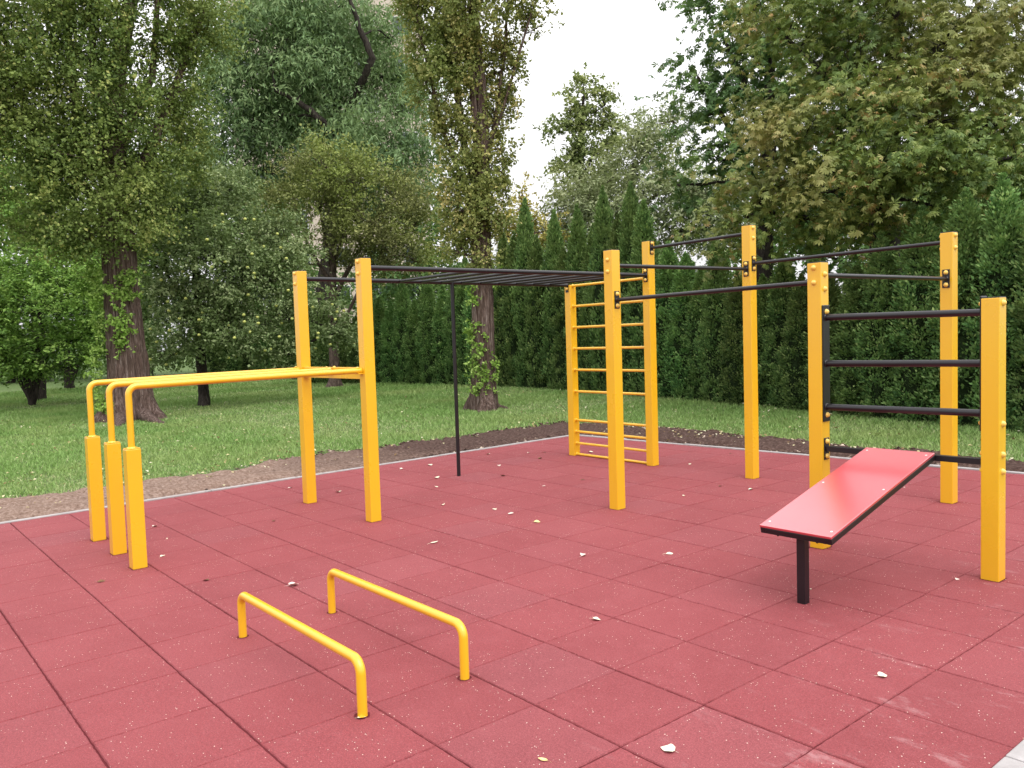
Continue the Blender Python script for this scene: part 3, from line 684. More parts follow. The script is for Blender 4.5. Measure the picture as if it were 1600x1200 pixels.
FL = [(1042, 1172, .072, 200, CREAM, 'large cream heart shaped leaf at the bottom edge of the paving', .55), (848, 1188, .058, 200, YELL, 'pale yellow leaf with a long thin stalk at the bottom edge', .5),
 (933, 969, .062, 10, CREAM, 'cream curled leaf on a joint right of the push up bars', .6), (1380, 1057, .055, 40, CREAM, 'small cream cupped leaf alone on a tile in the right foreground', .8),
 (1046, 866, .075, 30, CREAM, 'crumpled cream leaf with a torn end left of the red bench', .9), (840, 816, .07, 5, YELL, 'pale yellow leaf lying left of the middle yellow post', .5),
 (912, 868, .06, 60, PALE, 'thin twisted pinkish leaf below the middle yellow post', .9), (679, 848, .095, 30, CREAM, 'wide pale cream leaf in front of the taller dip bar posts', .4),
 (566, 1122, .045, 0, CREAM, 'pale leaf scrap against the foot of the nearest push up bar', .5), (460, 915, .085, 20, PALE, 'shrivelled whitish leaf left of the far push up bar', 1.0),
 (158, 909, .08, 10, BRN, 'dark brown curled leaf left of the three short posts', .8), (321, 907, .055, 150, BRN, 'tiny dark brown leaf behind the left push up bar', .6),
 (255, 869, .05, 20, CREAM, 'small white leaf right of the nearest short post', .5), (261, 842, .04, 80, CREAM, 'tiny white leaf right of the short posts', .6), (243, 823, .065, 10, PALE, 'pinkish crumpled leaf just right of the short posts near the kerb', .9),
 (528, 769, .10, 70, CREAM, 'cream upright leaf between the two tall dip bar posts', .8), (569, 748, .07, 80, YELL, 'yellow leaf just left of the nearer tall dip bar post', .8),
 (454, 762, .07, 0, PALE, 'pale thin leaf beside the farther tall dip bar post', .4), (428, 814, .05, 15, BRN, 'tiny brown leaf in front of the farther tall dip bar post', .5),
 (627, 733, .10, 5, PALE, 'pinkish long leaf near the left kerb before the black pole', .8), (671, 727, .09, 40, CREAM, 'cream leaf lying left of the foot of the black pole', .6), (682, 747, .085, 30, CREAM, 'cream leaf in front and left of the black pole', .7),
 (682, 761, .07, 30, CREAM, 'small cream leaf nearest below the black pole', .5), (692, 789, .06, 0, CREAM, 'round white leaf on a tile joint below the black pole', .7), (762, 710, .07, 50, CREAM, 'cream leaf right of the black pole near the left kerb', .6),
 (786, 744, .10, 50, BRN, 'reddish brown leaf right of the black pole foot', 1.0), (772, 796, .06, 0, CREAM, 'flat pale leaf left of the middle post, nearer to the pole', .4), (797, 803, .075, 0, PALE, 'flat pinkish leaf left of the middle post', .4),
 (851, 707, .09, 0, CREAM, 'cream leaf left of the ladder foot', .6), (843, 717, .07, 60, BRN, 'dark brown leaf left of the ladder foot', .9), (825, 708, .05, 60, PALE, 'tiny pinkish leaf farthest left of the ladder foot', .9),
 (910, 750, .075, 20, BRN, 'dark brown leaf between the ladder and the middle post', .8), (924, 707, .09, 160, CREAM, 'cream leaf behind the lowest ladder rung', .6), (849, 760, .05, 0, PALE, 'small pale leaf behind and left of the middle post', .5),
 (1078, 726, .085, 60, CREAM, 'white upright leaf on the tiles right of the ladder', .9), (1172, 765, .07, 0, CREAM, 'white leaf in front of the tallest back post', .6), (1125, 760, .05, 30, BRN, 'tiny dark leaf left of the tallest back post base', .8),
 (1141, 709, .06, 30, BRN, 'tiny dark leaf by the back kerb left of the tallest back post', .7), (1068, 775, .045, 0, CREAM, 'tiny white leaf right of the middle post', .5), (1495, 906, .035, 0, PALE, 'tiny pale leaf left of the right front post base', .5),
 (1267, 921, .026, 40, CREAM, 'tiny white leaf scrap right of the bench leg', .6), (1413, 762, .03, 40, PALE, 'tiny pale leaf beneath the right side of the bench', .6), (780, 728, .07, 40, PALE, 'small pinkish leaf behind the reddish one right of the pole', .6)]
for i, (px, py, s, a, m, lab, cu) in enumerate(FL): fallen(px, py, s*.70, a+i*7, m, lab, 100+i, cu, heart=(i % 3 != 1))

# ------------------------------------------------------------------ thuja hedge
def thuja_meshes(seed, n=17000):
    """unit plant: height 1, foliage sprays in lumpy columns; an added opaque core darkens the inside"""
    r_ = np.random.default_rng(seed); H = 4.4
    def R_(z, th):
        t = z/H; base = .35*np.clip((1-t)/.50, 0, 1)**.9*(.85+.15*np.clip(t*9, 0, 1)); ph = seed*1.7
        return base*(1+.15*np.sin(2*th+ph+2.6*z)+.14*np.sin(5*th-3.4*z+ph*2)+.13*np.sin(7*th+9*z+ph)+.08*np.sin(11*th-17*z))
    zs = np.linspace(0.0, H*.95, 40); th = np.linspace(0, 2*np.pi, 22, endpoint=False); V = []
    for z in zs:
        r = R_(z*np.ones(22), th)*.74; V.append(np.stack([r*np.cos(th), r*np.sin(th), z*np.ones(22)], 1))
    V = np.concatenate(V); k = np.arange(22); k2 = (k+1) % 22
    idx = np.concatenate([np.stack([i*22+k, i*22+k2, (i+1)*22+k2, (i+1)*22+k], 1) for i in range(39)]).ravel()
    core = np_mesh('light_blocking_core', V, 4, idx, True)  # solid core added to block light through the sprays, not real growth
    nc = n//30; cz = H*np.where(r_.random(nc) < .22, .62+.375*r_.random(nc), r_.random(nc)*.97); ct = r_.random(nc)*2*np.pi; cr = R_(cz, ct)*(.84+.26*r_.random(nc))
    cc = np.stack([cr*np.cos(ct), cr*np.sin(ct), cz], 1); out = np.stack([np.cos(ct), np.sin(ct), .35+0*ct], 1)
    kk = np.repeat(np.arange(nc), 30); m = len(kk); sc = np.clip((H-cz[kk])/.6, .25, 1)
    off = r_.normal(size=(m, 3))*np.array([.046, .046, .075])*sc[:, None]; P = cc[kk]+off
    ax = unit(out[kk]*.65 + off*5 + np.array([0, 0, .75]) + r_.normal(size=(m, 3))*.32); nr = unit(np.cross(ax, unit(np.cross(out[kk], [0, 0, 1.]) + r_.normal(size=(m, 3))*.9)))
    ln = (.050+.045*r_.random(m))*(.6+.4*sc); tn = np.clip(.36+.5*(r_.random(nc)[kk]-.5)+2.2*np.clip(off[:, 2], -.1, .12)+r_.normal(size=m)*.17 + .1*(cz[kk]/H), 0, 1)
    co, ix, q = kites(P, ax, nr, ln, ln*(.34+.2*r_.random(m)), tn, .05)
    # pointed leader
    return core, np_mesh('sprays', co, 3, ix, False, q)
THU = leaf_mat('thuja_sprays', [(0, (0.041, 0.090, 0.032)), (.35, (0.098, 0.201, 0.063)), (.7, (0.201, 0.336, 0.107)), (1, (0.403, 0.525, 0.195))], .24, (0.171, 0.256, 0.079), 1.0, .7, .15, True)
THC, nt, out = mat('thuja_dark_core'); n = noise(nt, 22, 5, .7, objco(nt)); finish(nt, out, ramp(nt, n.outputs['Fac'], [(.35, (.010, .016, .007)), (.65, (.030, .055, .018))]), .9, bump(nt, n.outputs['Fac'], 1, .05), .1)  # dark colour of the added light-blocking core
variants = [thuja_meshes(i+1) for i in range(7)]
HL = np.array([(-27.5, 11.6), (-23.5, 12.55), (-19.5, 13.15), (-15, 12.9), (-8.7, 11.55), (-2.4, 9.75), (3.6, 8.0)])
seg = np.linalg.norm(np.diff(HL, axis=0), axis=1); cum = np.concatenate([[0], np.cumsum(seg)])
ENV = [(500, 470), (590, 452), (640, 436), (700, 418), (760, 385), (800, 352), (838, 318), (880, 335), (915, 326), (956, 300), (992, 290), (1026, 316), (1060, 345), (1090, 338), (1135, 372), (1180, 392), (1260, 392), (1350, 375), (1430, 325), (1490, 300), (1545, 262), (1600, 272), (1800, 250)]
ORD = 'first second third fourth fifth sixth seventh eighth ninth tenth eleventh twelfth thirteenth fourteenth fifteenth sixteenth seventeenth eighteenth nineteenth twentieth twenty-first twenty-second twenty-third twenty-fourth twenty-fifth twenty-sixth twenty-seventh twenty-eighth twenty-ninth thirtieth thirty-first thirty-second thirty-third thirty-fourth thirty-fifth thirty-sixth thirty-seventh thirty-eighth thirty-ninth fortieth forty-first forty-second forty-third forty-fourth forty-fifth forty-sixth forty-seventh forty-eighth forty-ninth fiftieth'.split()
def project(p):
    d = np.asarray(p)-CAM; z = d@FW; return 800+F*(d@RT)/z, 600-F*(d@UP)/z
s = 0.3; i = 0; rs = random.Random(8)
PEAKS = [(792, 360), (814, 360), (838, 308), (856, 366), (879, 327), (907, 318), (940, 345), (957, 291), (992, 282), (1026, 310), (1090, 336), (1135, 368)]
tall = [838, 879, 912, 956, 992, 1026, 1090, 1135, 1545, 1590]
hedge_list = []
while s < cum[-1]:
    x = np.interp(s, cum, HL[:, 0]); y = np.interp(s, cum, HL[:, 1]); y += rs.uniform(-.09, .09)
    px, _ = project((x, y, 0)); top = np.interp(px, [e[0] for e in ENV], [e[1] for e in ENV]) + rs.choice([0, 6, 14, 26, 34])*(1 if px < 1500 else .3)
    pk = [q for q in PEAKS if abs(q[0]-px) < 11]
    if 780 < px < 1150: top = min(pk, key=lambda q: abs(q[0]-px))[1] if pk else top+38
    d = math.hypot(x-CAM[0], y-CAM[1]); h = at(px, top, d)[2]-GZ
    hedge_list.append((x, y, h, px)); s += rs.uniform(.54, .70)*(1 if px < 1350 else 1.12)
vis = [k for k in range(len(hedge_list)) if hedge_list[k][3] < 2050]
core_o = {}
for k in vis:
    x, y, h, px = hedge_list[k]; v = k % 7
    e = empty('thuja', (x, y, GZ-.03)); w = rs.uniform(.92, 1.12)*(1 + .06*(h-4)); e.scale = (w, w, h/4.4); e.rotation_euler = (rs.uniform(-.012, .012), rs.uniform(-.012, .012), rs.uniform(0, 6.28))
    n_ = vis.index(k); tag(e, '%s thuja from the left end of the hedge, dark green %s column' % (ORD[n_] if n_ < len(ORD) else 'last', 'tall pointed' if h > 4.5 else 'narrow'), 'conifer', 'thujas of the hedge behind the lawn')
    if v not in core_o: core_o[v] = (link('light_blocking_core', variants[v][0], e, THC), link('foliage', variants[v][1], e, THU))
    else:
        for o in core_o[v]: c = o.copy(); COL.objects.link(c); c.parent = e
# distant thujas glimpsed under the apple tree
for j, (px, d, h) in enumerate([(338, 41, 3.3), (360, 41, 3.6), (384, 41.5, 3.4), (408, 41, 3.7), (432, 41, 3.5), (456, 41, 3.2), (480, 40, 3.6), (505, 39, 3.4)]):
    p = at(px, 560, d); e = empty('thuja', (p[0], p[1], GZ-.03)); e.scale = (1.15, 1.15, h/4.4); e.rotation_euler = (0, 0, j*1.3)
    tag(e, '%s of the distant thujas glimpsed beyond the apple tree, counted from the left' % ORD[j], 'conifer', 'distant thujas beyond the apple tree')
    for o in core_o[j % 7]: c = o.copy(); COL.objects.link(c); c.parent = e

# ------------------------------------------------------------------ trees
POP = leaf_mat('poplar_leaves', [(0, (0.065, 0.107, 0.030)), (.45, (0.162, 0.236, 0.065)), (.8, (0.296, 0.370, 0.103)), (1, (0.562, 0.562, 0.193))], .30, (0.251, 0.311, 0.088), .5)
POP2 = leaf_mat('poplar_turning_leaves', [(0, (.125, .150, .045)), (.45, (.300, .325, .105)), (.8, (.48, .46, .165)), (1, (.74, .60, .27))], .36, (.255, .33, .105), .7)
IVY = leaf_mat('shoot_leaves', [(0, (0.107, 0.200, 0.038)), (.5, (0.254, 0.401, 0.079)), (1, (0.587, 0.748, 0.242))], .3, (0.321, 0.534, 0.093), 1.3)
APL = leaf_mat('apple_leaves', [(0, (0.079, 0.122, 0.044)), (.5, (0.201, 0.275, 0.110)), (1, (0.488, 0.561, 0.293))], .28, (0.183, 0.268, 0.085), .5)
CHE = leaf_mat('cherry_plum_leaves', [(0, (0.079, 0.085, 0.037)), (.5, (0.183, 0.193, 0.073)), (1, (0.378, 0.390, 0.146))], .28, (0.317, 0.403, 0.091), .35)
ASH = leaf_mat('ash_leaves', [(0, (.100, .175, .075)), (.5, (.215, .325, .145)), (1, (.42, .54, .26))], .34, (.175, .265, .105), .25)
CHN = leaf_mat('chestnut_leaves', [(0, (.055, .100, .026)), (.4, (.150, .225, .055)), (.78, (.29, .35, .095)), (.95, (.46, .44, .18)), (1, (.52, .32, .13))], .3, (.33, .29, .10), .42, .5, .25)
CHD = leaf_mat('chestnut_dark_green_leaves', [(0, (0.049, 0.102, 0.038)), (.5, (0.121, 0.213, 0.068)), (1, (0.267, 0.388, 0.121))], .3, (0.093, 0.174, 0.067), .5)  # darker, greener leaf colours than the browning chestnut
LIN = leaf_mat('linden_leaves', [(0, (0.134, 0.171, 0.065)), (.5, (0.281, 0.334, 0.123)), (1, (0.534, 0.560, 0.242))], .32, (0.213, 0.267, 0.107), .3)
WIL = leaf_mat('greyish_leaves', [(0, (0.128, 0.160, 0.079)), (.5, (0.262, 0.315, 0.160)), (1, (0.534, 0.573, 0.348))], .3, (0.306, 0.321, 0.121), .3)
SHR = leaf_mat('bright_shrub_leaves', [(0, (0.073, 0.146, 0.029)), (.5, (0.189, 0.348, 0.067)), (1, (0.439, 0.634, 0.159))], .36, (0.134, 0.232, 0.049), .5)
FAR = leaf_mat('far_leaves', [(0, (0.054, 0.112, 0.038)), (.5, (0.128, 0.235, 0.079)), (1, (0.267, 0.401, 0.146))], .28, (0.188, 0.281, 0.079), .15)
YSH = leaf_mat('yellow_shrub_leaves', [(0, (0.267, 0.242, 0.067)), (.5, (0.534, 0.454, 0.134)), (1, (0.780, 0.721, 0.242))], .3)

# big poplar on the left
g = ground(207, 655, GZ); D1 = math.hypot(g[0]-CAM[0], g[1]-CAM[1])
T1 = tree('poplar_tree', g, 'huge dark poplar with a furrowed flaring trunk behind the three dip bars', 'tree',
 px_blobs([(55, 50, 120, 95, D1), (30, 190, 80, 85, D1), (105, 150, 90, 105, D1-.4), (60, 300, 95, 60, D1), (150, 60, 60, 75, D1-.5), (135, 250, 80, 85, D1-.8), (190, 335, 85, 50, D1-.7), (140, 375, 60, 32, D1-.6),
  (236, 250, 52, 78, D1), (245, 150, 38, 62, D1+.3), (272, 60, 42, 70, D1), (325, 45, 40, 60, D1+.4), (300, 140, 34, 56, D1+.5), (205, 190, 34, 60, D1-1), (290, 230, 40, 60, D1+.4), (-30, 120, 60, 120, D1), (230, 350, 45, 45, D1), (90, 380, 60, 30, D1),
  (110, -60, 130, 70, D1), (260, -50, 90, 60, D1)], .85),
 POP, BARK_P, (.074, .06), trunk=[(199, 560, D1, .41), (190, 470, D1, .37), (185, 400, D1, .35), (180, 300, D1, .33), (172, 200, D1, .25), (184, 100, D1, .19), (204, 0, D1, .15), (222, -120, D1, .09)],
 limbs=[[(182, 330, D1, .16), (232, 240, D1, .13), (268, 150, D1+.3, .09), (318, 20, D1+.4, .05)], [(182, 300, D1, .16), (130, 230, D1, .12), (112, 120, D1-.3, .09), (98, -40, D1, .06)], [(180, 340, D1, .14), (90, 260, D1, .10), (44, 190, D1, .08), (8, 60, D1, .05)], [(178, 240, D1, .12), (150, 150, D1-.4, .09), (140, -20, D1, .06)], [(180, 260, D1, .10), (238, 120, D1+.2, .08), (250, -40, D1, .05)]],
 cover=3.6, clump=.30, per=110, sdir=(0, 0, .9), flat=.8, furrow=.095, flare=.45, flare_h=.8, sides=72, lobes=6, up=.35)
def root(parent, spec, m, ph):
    mb = MB(); b = np.array(parent.location); pts = [ground(px, py, GZ)-b+np.array([0, 0, h]) for px, py, h, r in spec]; rr = [r for *_, r in spec]
    P_ = []; R_ = []
    for i in range(len(pts)-1):
        for q in range(5): w = q/5; P_.append(pts[i]*(1-w)+pts[i+1]*w + np.array([0, 0, .012*math.sin(ph+7*(i+w))])); R_.append((rr[i]*(1-w)+rr[i+1]*w)*(1+.07*math.sin(9*(i+w)+ph)))
    P_.append(pts[-1]); R_.append(rr[-1]); mb.tube([tuple(p) for p in P_], R_, 14, True, up=(0, 0, 1)); mb.build('root', m, parent)
root(T1, [(212, 652, .22, .20), (228, 657, .08, .15), (243, 660, .015, .09), (258, 662, -.02, .04)], BARK_P, .3)
root(T1, [(196, 652, .20, .20), (188, 662, .03, .14), (184, 667, -.03, .06)], BARK_P, 1.3)
# leafy shoots growing from its trunk
def shoots(parent, spec, m, leafsz, name='trunk_shoots', mb_m=None):
    base = np.array(parent.location); P, O, C_, T_ = blob_points(px_blobs(spec), 3.4, leafsz*leafsz*.38, .09, 22, 1.2, .35); n = len(P)
    nr = unit(O*.7+rng.normal(size=(n, 3))*.6+np.array([0, 0, .3])); ax = unit(np.cross(nr, rng.normal(size=(n, 3)))); ln = leafsz*(.6+.8*rng.random(n))
    co, ix, q = kites(P, ax, nr, ln, ln*.72, np.clip(rng.normal(.5, .22, n), 0, 1)); leaf_object(name, co, ix, q, parent, m, base)
shoots(T1, [(152, 500, 8, 66, D1-.2), (149, 590, 7, 46, D1-.2), (190, 480, 16, 50, D1-.45), (186, 530, 9, 20, D1-.45), (160, 440, 20, 26, D1-.2), (165, 640, 16, 12, D1-.5), (205, 440, 12, 28, D1-.5)], IVY, .07)

# golden poplar in the middle
g = ground(757, 640, GZ); D2 = math.hypot(g[0]-CAM[0], g[1]-CAM[1])
T2 = tree('poplar_tree', g, 'golden green poplar with leafy shoots round its lower trunk behind the black pole', 'tree',
 px_blobs([(735, 20, 70, 70, D2-.4), (672, 50, 48, 75, D2), (640, 0, 30, 55, D2), (705, 130, 52, 62, D2-.3), (664, 135, 22, 40, D2), (720, 215, 38, 55, D2-.2), (770, 190, 30, 50, D2+.2), (790, 60, 34, 60, D2+.2), (835, 20, 30, 38, D2), (800, 140, 18, 40, D2+.2), (700, 280, 26, 42, D2), (722, 330, 34, 40, D2-.3), (772, 300, 24, 55, D2), (750, 375, 52, 28, D2-.2), (715, 395, 34, 20, D2), (750, 412, 40, 16, D2-.2), (720, 360, 34, 30, D2), (735, 270, 26, 40, D2-.4), (765, 120, 30, 60, D2+.3), (742, 320, 26, 40, D2-.5), (765, 340, 24, 36, D2-.4), (728, 90, 34, 50, D2-.5), (705, 60, 40, 60, D2-.4), (690, 200, 22, 40, D2), (785, 270, 18, 40, D2),
  (740, -70, 120, 60, D2), (786, 235, 12, 40, D2)], .85),
 POP2, BARK_P, (.066, .054), trunk=[(755, 560, D2, .235), (754, 480, D2, .225), (752, 400, D2, .20), (752, 300, D2, .185), (752, 200, D2, .16), (748, 120, D2, .13), (738, 0, D2, .10), (730, -100, D2, .07)],
 limbs=[[(752, 340, D2, .08), (722, 210, D2, .075), (712, 130, D2-.1, .06), (690, -30, D2, .04)], [(752, 300, D2, .08), (742, 180, D2-.2, .07), (735, 60, D2-.2, .05)], [(753, 290, D2, .07), (775, 180, D2+.1, .05), (788, 90, D2+.1, .035), (795, -30, D2, .02)], [(752, 260, D2, .05), (792, 150, D2, .03), (830, 20, D2, .02)], [(750, 200, D2, .06), (728, 60, D2, .05), (720, -80, D2, .03)], [(752, 360, D2, .06), (690, 200, D2, .045), (650, 20, D2, .03)]],
 cover=3.9, clump=.19, per=70, sdir=(0, 0, 1.3), flat=.8, furrow=.07, flare=.8, flare_h=.75, sides=64, lobes=5, up=.3)
shoots(T2, [(750, 555, 14, 40, D2-.2), (742, 590, 10, 28, D2-.2), (764, 580, 10, 32, D2-.2), (742, 520, 9, 22, D2-.15), (752, 612, 12, 14, D2-.2), (740, 455, 8, 20, D2-.2), (774, 430, 12, 18, D2)], IVY, .058)

root(T2, [(762, 632, .10, .11), (777, 637, .02, .075), (796, 639, -.02, .03)], BARK_P, 2.3)
root(T2, [(754, 635, .08, .10), (750, 643, .0, .07), (748, 647, -.03, .03)], BARK_P, 3.3)
# apple tree full of fruit
g = ground(320, 634, GZ); D3 = math.hypot(g[0]-CAM[0], g[1]-CAM[1])
ab = px_blobs([(300, 320, 75, 65, D3), (255, 420, 55, 65, D3-.5), (345, 400, 80, 75, D3-1), (415, 440, 70, 62, D3-.8), (285, 510, 60, 45, D3-.8), (380, 520, 70, 42, D3-1.2), (480, 500, 62, 48, D3-.6), (530, 520, 34, 34, D3-.8), (435, 370, 58, 48, D3), (355, 300, 55, 40, D3+.4), (245, 330, 45, 60, D3), (455, 555, 52, 20, D3-.8), (250, 560, 40, 20, D3-.3), (330, 470, 60, 50, D3-.8)], .9)
T3 = tree('apple_tree', g, 'broad apple tree full of small yellow green apples behind the dip bars', 'tree', ab, APL, BARK_D, (.09, .052),
 trunk=[(314, 560, D3, .13), (312, 500, D3, .12), (306, 430, D3, .09), (300, 350, D3, .05)], limbs=[[(312, 520, D3, .08), (380, 440, D3-.3, .05), (440, 390, D3-.2, .03)], [(312, 500, D3, .07), (262, 430, D3-.2, .04), (250, 350, D3, .025)]],
 cover=3.8, clump=.26, per=80, flat=.7, flare=.5, flare_h=.35, droop=.25, sides=28)
APM, nt, out = mat('apple_skin'); n = noise(nt, 14, 3, .5, objco(nt)); finish(nt, out, ramp(nt, n.outputs['Fac'], [(.3, (.38, .48, .10)), (.7, (.66, .62, .20))]), .4, None, .4)
bm = bmesh.new(); bmesh.ops.create_uvsphere(bm, u_segments=12, v_segments=8, radius=.043)
for v_ in bm.verts: v_.co.z *= .88 - (.25 if abs(v_.co.x)+abs(v_.co.y) < .012 else 0)
ame = bpy.data.meshes.new('apple'); bm.to_mesh(ame); bm.free(); ame.polygons.foreach_set('use_smooth', [True]*len(ame.polygons)); ame.materials.append(APM)
b0_ = np.array(T3.location); viewd = unit(CAM - b0_)
for i in range(100):
    c, r = ab[rng.choice(len(ab), p=np.array([.03, .1, .14, .14, .1, .12, .12, .05, .05, .01, .06, .02, .02, .04]))]
    u = unit(rng.normal(size=3)+viewd*1.3); p = c+u*r*(.85+.22*rng.random())-b0_; o = bpy.data.objects.new('apple', ame); COL.objects.link(o); o.parent = T3; o.location = p

# brownish plum tree
g = ground(524, 604, GZ); D4 = math.hypot(g[0]-CAM[0], g[1]-CAM[1])
tree('plum_tree', g, 'brownish green plum tree with a bare twiggy middle left of the golden poplar', 'tree',
 px_blobs([(505, 262, 66, 34, D4-1), (455, 295, 36, 40, D4), (560, 292, 52, 34, D4-.6), (620, 300, 48, 34, D4), (500, 325, 60, 34, D4-.5), (585, 350, 66, 40, D4-1), (645, 355, 40, 42, D4), (470, 390, 40, 40, D4), (540, 378, 55, 30, D4-1), (610, 400, 60, 34, D4-.6), (655, 410, 30, 30, D4), (575, 420, 50, 20, D4), (430, 350, 26, 50, D4+.5)], .9),
 CHE, BARK_B, (.115, .06), trunk=[(522, 560, D4, .17), (520, 500, D4, .15), (520, 440, D4, .12), (522, 380, D4, .09), (520, 300, D4, .05)],
 limbs=[[(520, 470, D4, .10), (555, 400, D4, .06), (600, 330, D4, .035)], [(520, 450, D4, .09), (480, 380, D4, .05), (455, 300, D4, .03)], [(521, 430, D4, .07), (540, 340, D4, .04), (552, 280, D4, .03)], [(521, 440, D4, .07), (502, 340, D4, .04), (496, 260, D4, .02)], [(524, 540, D4, .09), (548, 480, D4, .06), (575, 420, D4, .04)]],
 cover=3.3, clump=.42, per=90, sdir=(0, 0, .6), flat=.35, flare=.4, flare_h=.4, sides=24, twigs=1.6, twig_r=.014)

# tall feathery ash behind
D5 = 37.0; g = at(470, 600, D5)
tree('ash_tree', g, 'tall feathery blue green ash tree filling the sky between the two poplars', 'tree',
 px_blobs([(420, 60, 95, 70, D5), (365, 130, 62, 62, D5), (480, 120, 60, 60, D5-1), (560, 130, 60, 60, D5), (620, 200, 62, 62, D5-1), (545, 210, 74, 50, D5-1.5), (400, 200, 60, 55, D5), (350, 260, 46, 44, D5), (655, 260, 42, 52, D5), (345, 60, 50, 60, D5+1), (610, 60, 46, 46, D5), (520, 30, 60, 50, D5), (460, -20, 120, 50, D5), (470, 195, 50, 36, D5+1), (590, 290, 60, 40, D5), (430, 270, 60, 40, D5+1), (650, 130, 36, 60, D5+1), (500, 60, 60, 60, D5+2.5), (560, 60, 40, 40, D5+2.5), (450, 130, 60, 60, D5+2.5), (500, 260, 60, 50, D5+2), (300, 200, 40, 60, D5+2), (300, 300, 50, 50, D5+2)], .9),
 ASH, BARK_D, (.25, .065), trunk=[(500, 500, D5, .36), (515, 380, D5, .30), (520, 250, D5, .24), (528, 150, D5, .16), (520, 20, D5, .09)],
 limbs=[[(522, 260, D5, .20), (505, 190, D5-2, .15), (465, 158, D5-2, .11), (430, 140, D5-2, .07)], [(524, 220, D5, .16), (582, 90, D5-2, .15), (560, 40, D5-2, .11), (545, -10, D5-2, .07)], [(520, 300, D5, .14), (610, 220, D5-1, .07)]],
 cover=4.8, clump=.75, per=120, sdir=(0, 0, -.25), flat=.35, droop=.75, sides=16, twigs=.5, twig_r=.03, flare=.2)

# horse chestnut on the right
D6 = 16.5; g = at(1388, 600, D6)
tree('horse_chestnut', g, 'big horse chestnut with browning hand shaped leaves hanging over the hedge', 'tree',
 px_blobs([(1400, 40, 120, 60, D6), (1270, 60, 90, 70, D6-.5), (1330, 170, 90, 50, D6-1.2), (1450, 190, 100, 56, D6-1.6), (1540, 160, 70, 70, D6-1), (1250, 225, 70, 46, D6-1.6), (1380, 250, 90, 46, D6-2.2), (1190, 300, 62, 34, D6-1.6), (1300, 300, 80, 38, D6-2), (1500, 270, 90, 36, D6-1.8), (1250, 345, 60, 26, D6-1.4), (1370, 320, 60, 24, D6-1.6), (1450, 320, 60, 22, D6-1.6), (1560, 60, 70, 70, D6), (1590, 250, 50, 44, D6-1), (1330, -20, 170, 40, D6), (1345, 110, 60, 34, D6-1), (1210, 160, 40, 34, D6-.8), (1160, 345, 44, 26, D6-1), (1480, 90, 70, 36, D6-1)], 1.0),
 CHN, BARK_D, (.110, .031), trunk=[(1385, 480, D6, .27), (1382, 380, D6, .25), (1385, 280, D6, .22), (1392, 150, D6, .17), (1402, 20, D6, .13), (1405, -100, D6, .08)],
 limbs=[[(1385, 330, D6, .12), (1300, 270, D6-.8, .08), (1210, 250, D6-1.2, .04)], [(1386, 300, D6, .12), (1470, 220, D6-1, .08), (1570, 190, D6-1, .04)], [(1388, 220, D6, .10), (1300, 130, D6-.5, .07), (1230, 60, D6-.5, .03)], [(1388, 360, D6, .09), (1290, 345, D6-1, .05), (1190, 330, D6-1.2, .03)], [(1390, 180, D6, .1), (1460, 80, D6, .07), (1540, 0, D6, .04)]],
 cover=6.4, clump=.42, per=46, sdir=(0, 0, -.12), flat=.16, palm=6, up=1.0, droop=.2, sides=24, twigs=1.0, flare=.2, outer=.4)
D6b = 20.5; g = at(1180, 600, D6b)
tree('horse_chestnut', g, 'dark green chestnut left of the big browning one, behind the hedge', 'tree',
 px_blobs([(1150, 110, 64, 48, D6b), (1105, 180, 44, 44, D6b), (1180, 180, 60, 50, D6b), (1120, 250, 44, 40, D6b), (1190, 30, 90, 46, D6b), (1120, 60, 46, 36, D6b), (1180, 260, 50, 44, D6b), (1075, 110, 34, 22, D6b), (1150, -20, 70, 40, D6b), (1260, 130, 60, 60, D6b+.5), (1260, 300, 70, 60, D6b), (1400, 330, 160, 60, D6b), (1320, 240, 80, 60, D6b), (1060, 290, 34, 22, D6b), (1520, 330, 90, 60, D6b), (1480, 130, 120, 60, D6b+1)], .9),
 CHD, BARK_D, (.15, .06), trunk=[(1190, 480, D6b, .25), (1195, 350, D6b, .2), (1200, 200, D6b, .14), (1205, 60, D6b, .09)],
 limbs=[[(1196, 330, D6b, .1), (1140, 200, D6b, .07), (1090, 120, D6b, .03)], [(1198, 250, D6b, .1), (1160, 120, D6b, .06), (1130, 60, D6b, .03)]],
 cover=4.0, clump=.48, per=26, sdir=(0, 0, -.1), flat=.3, palm=5, up=1.0, sides=20, twigs=.9, flare=.2)

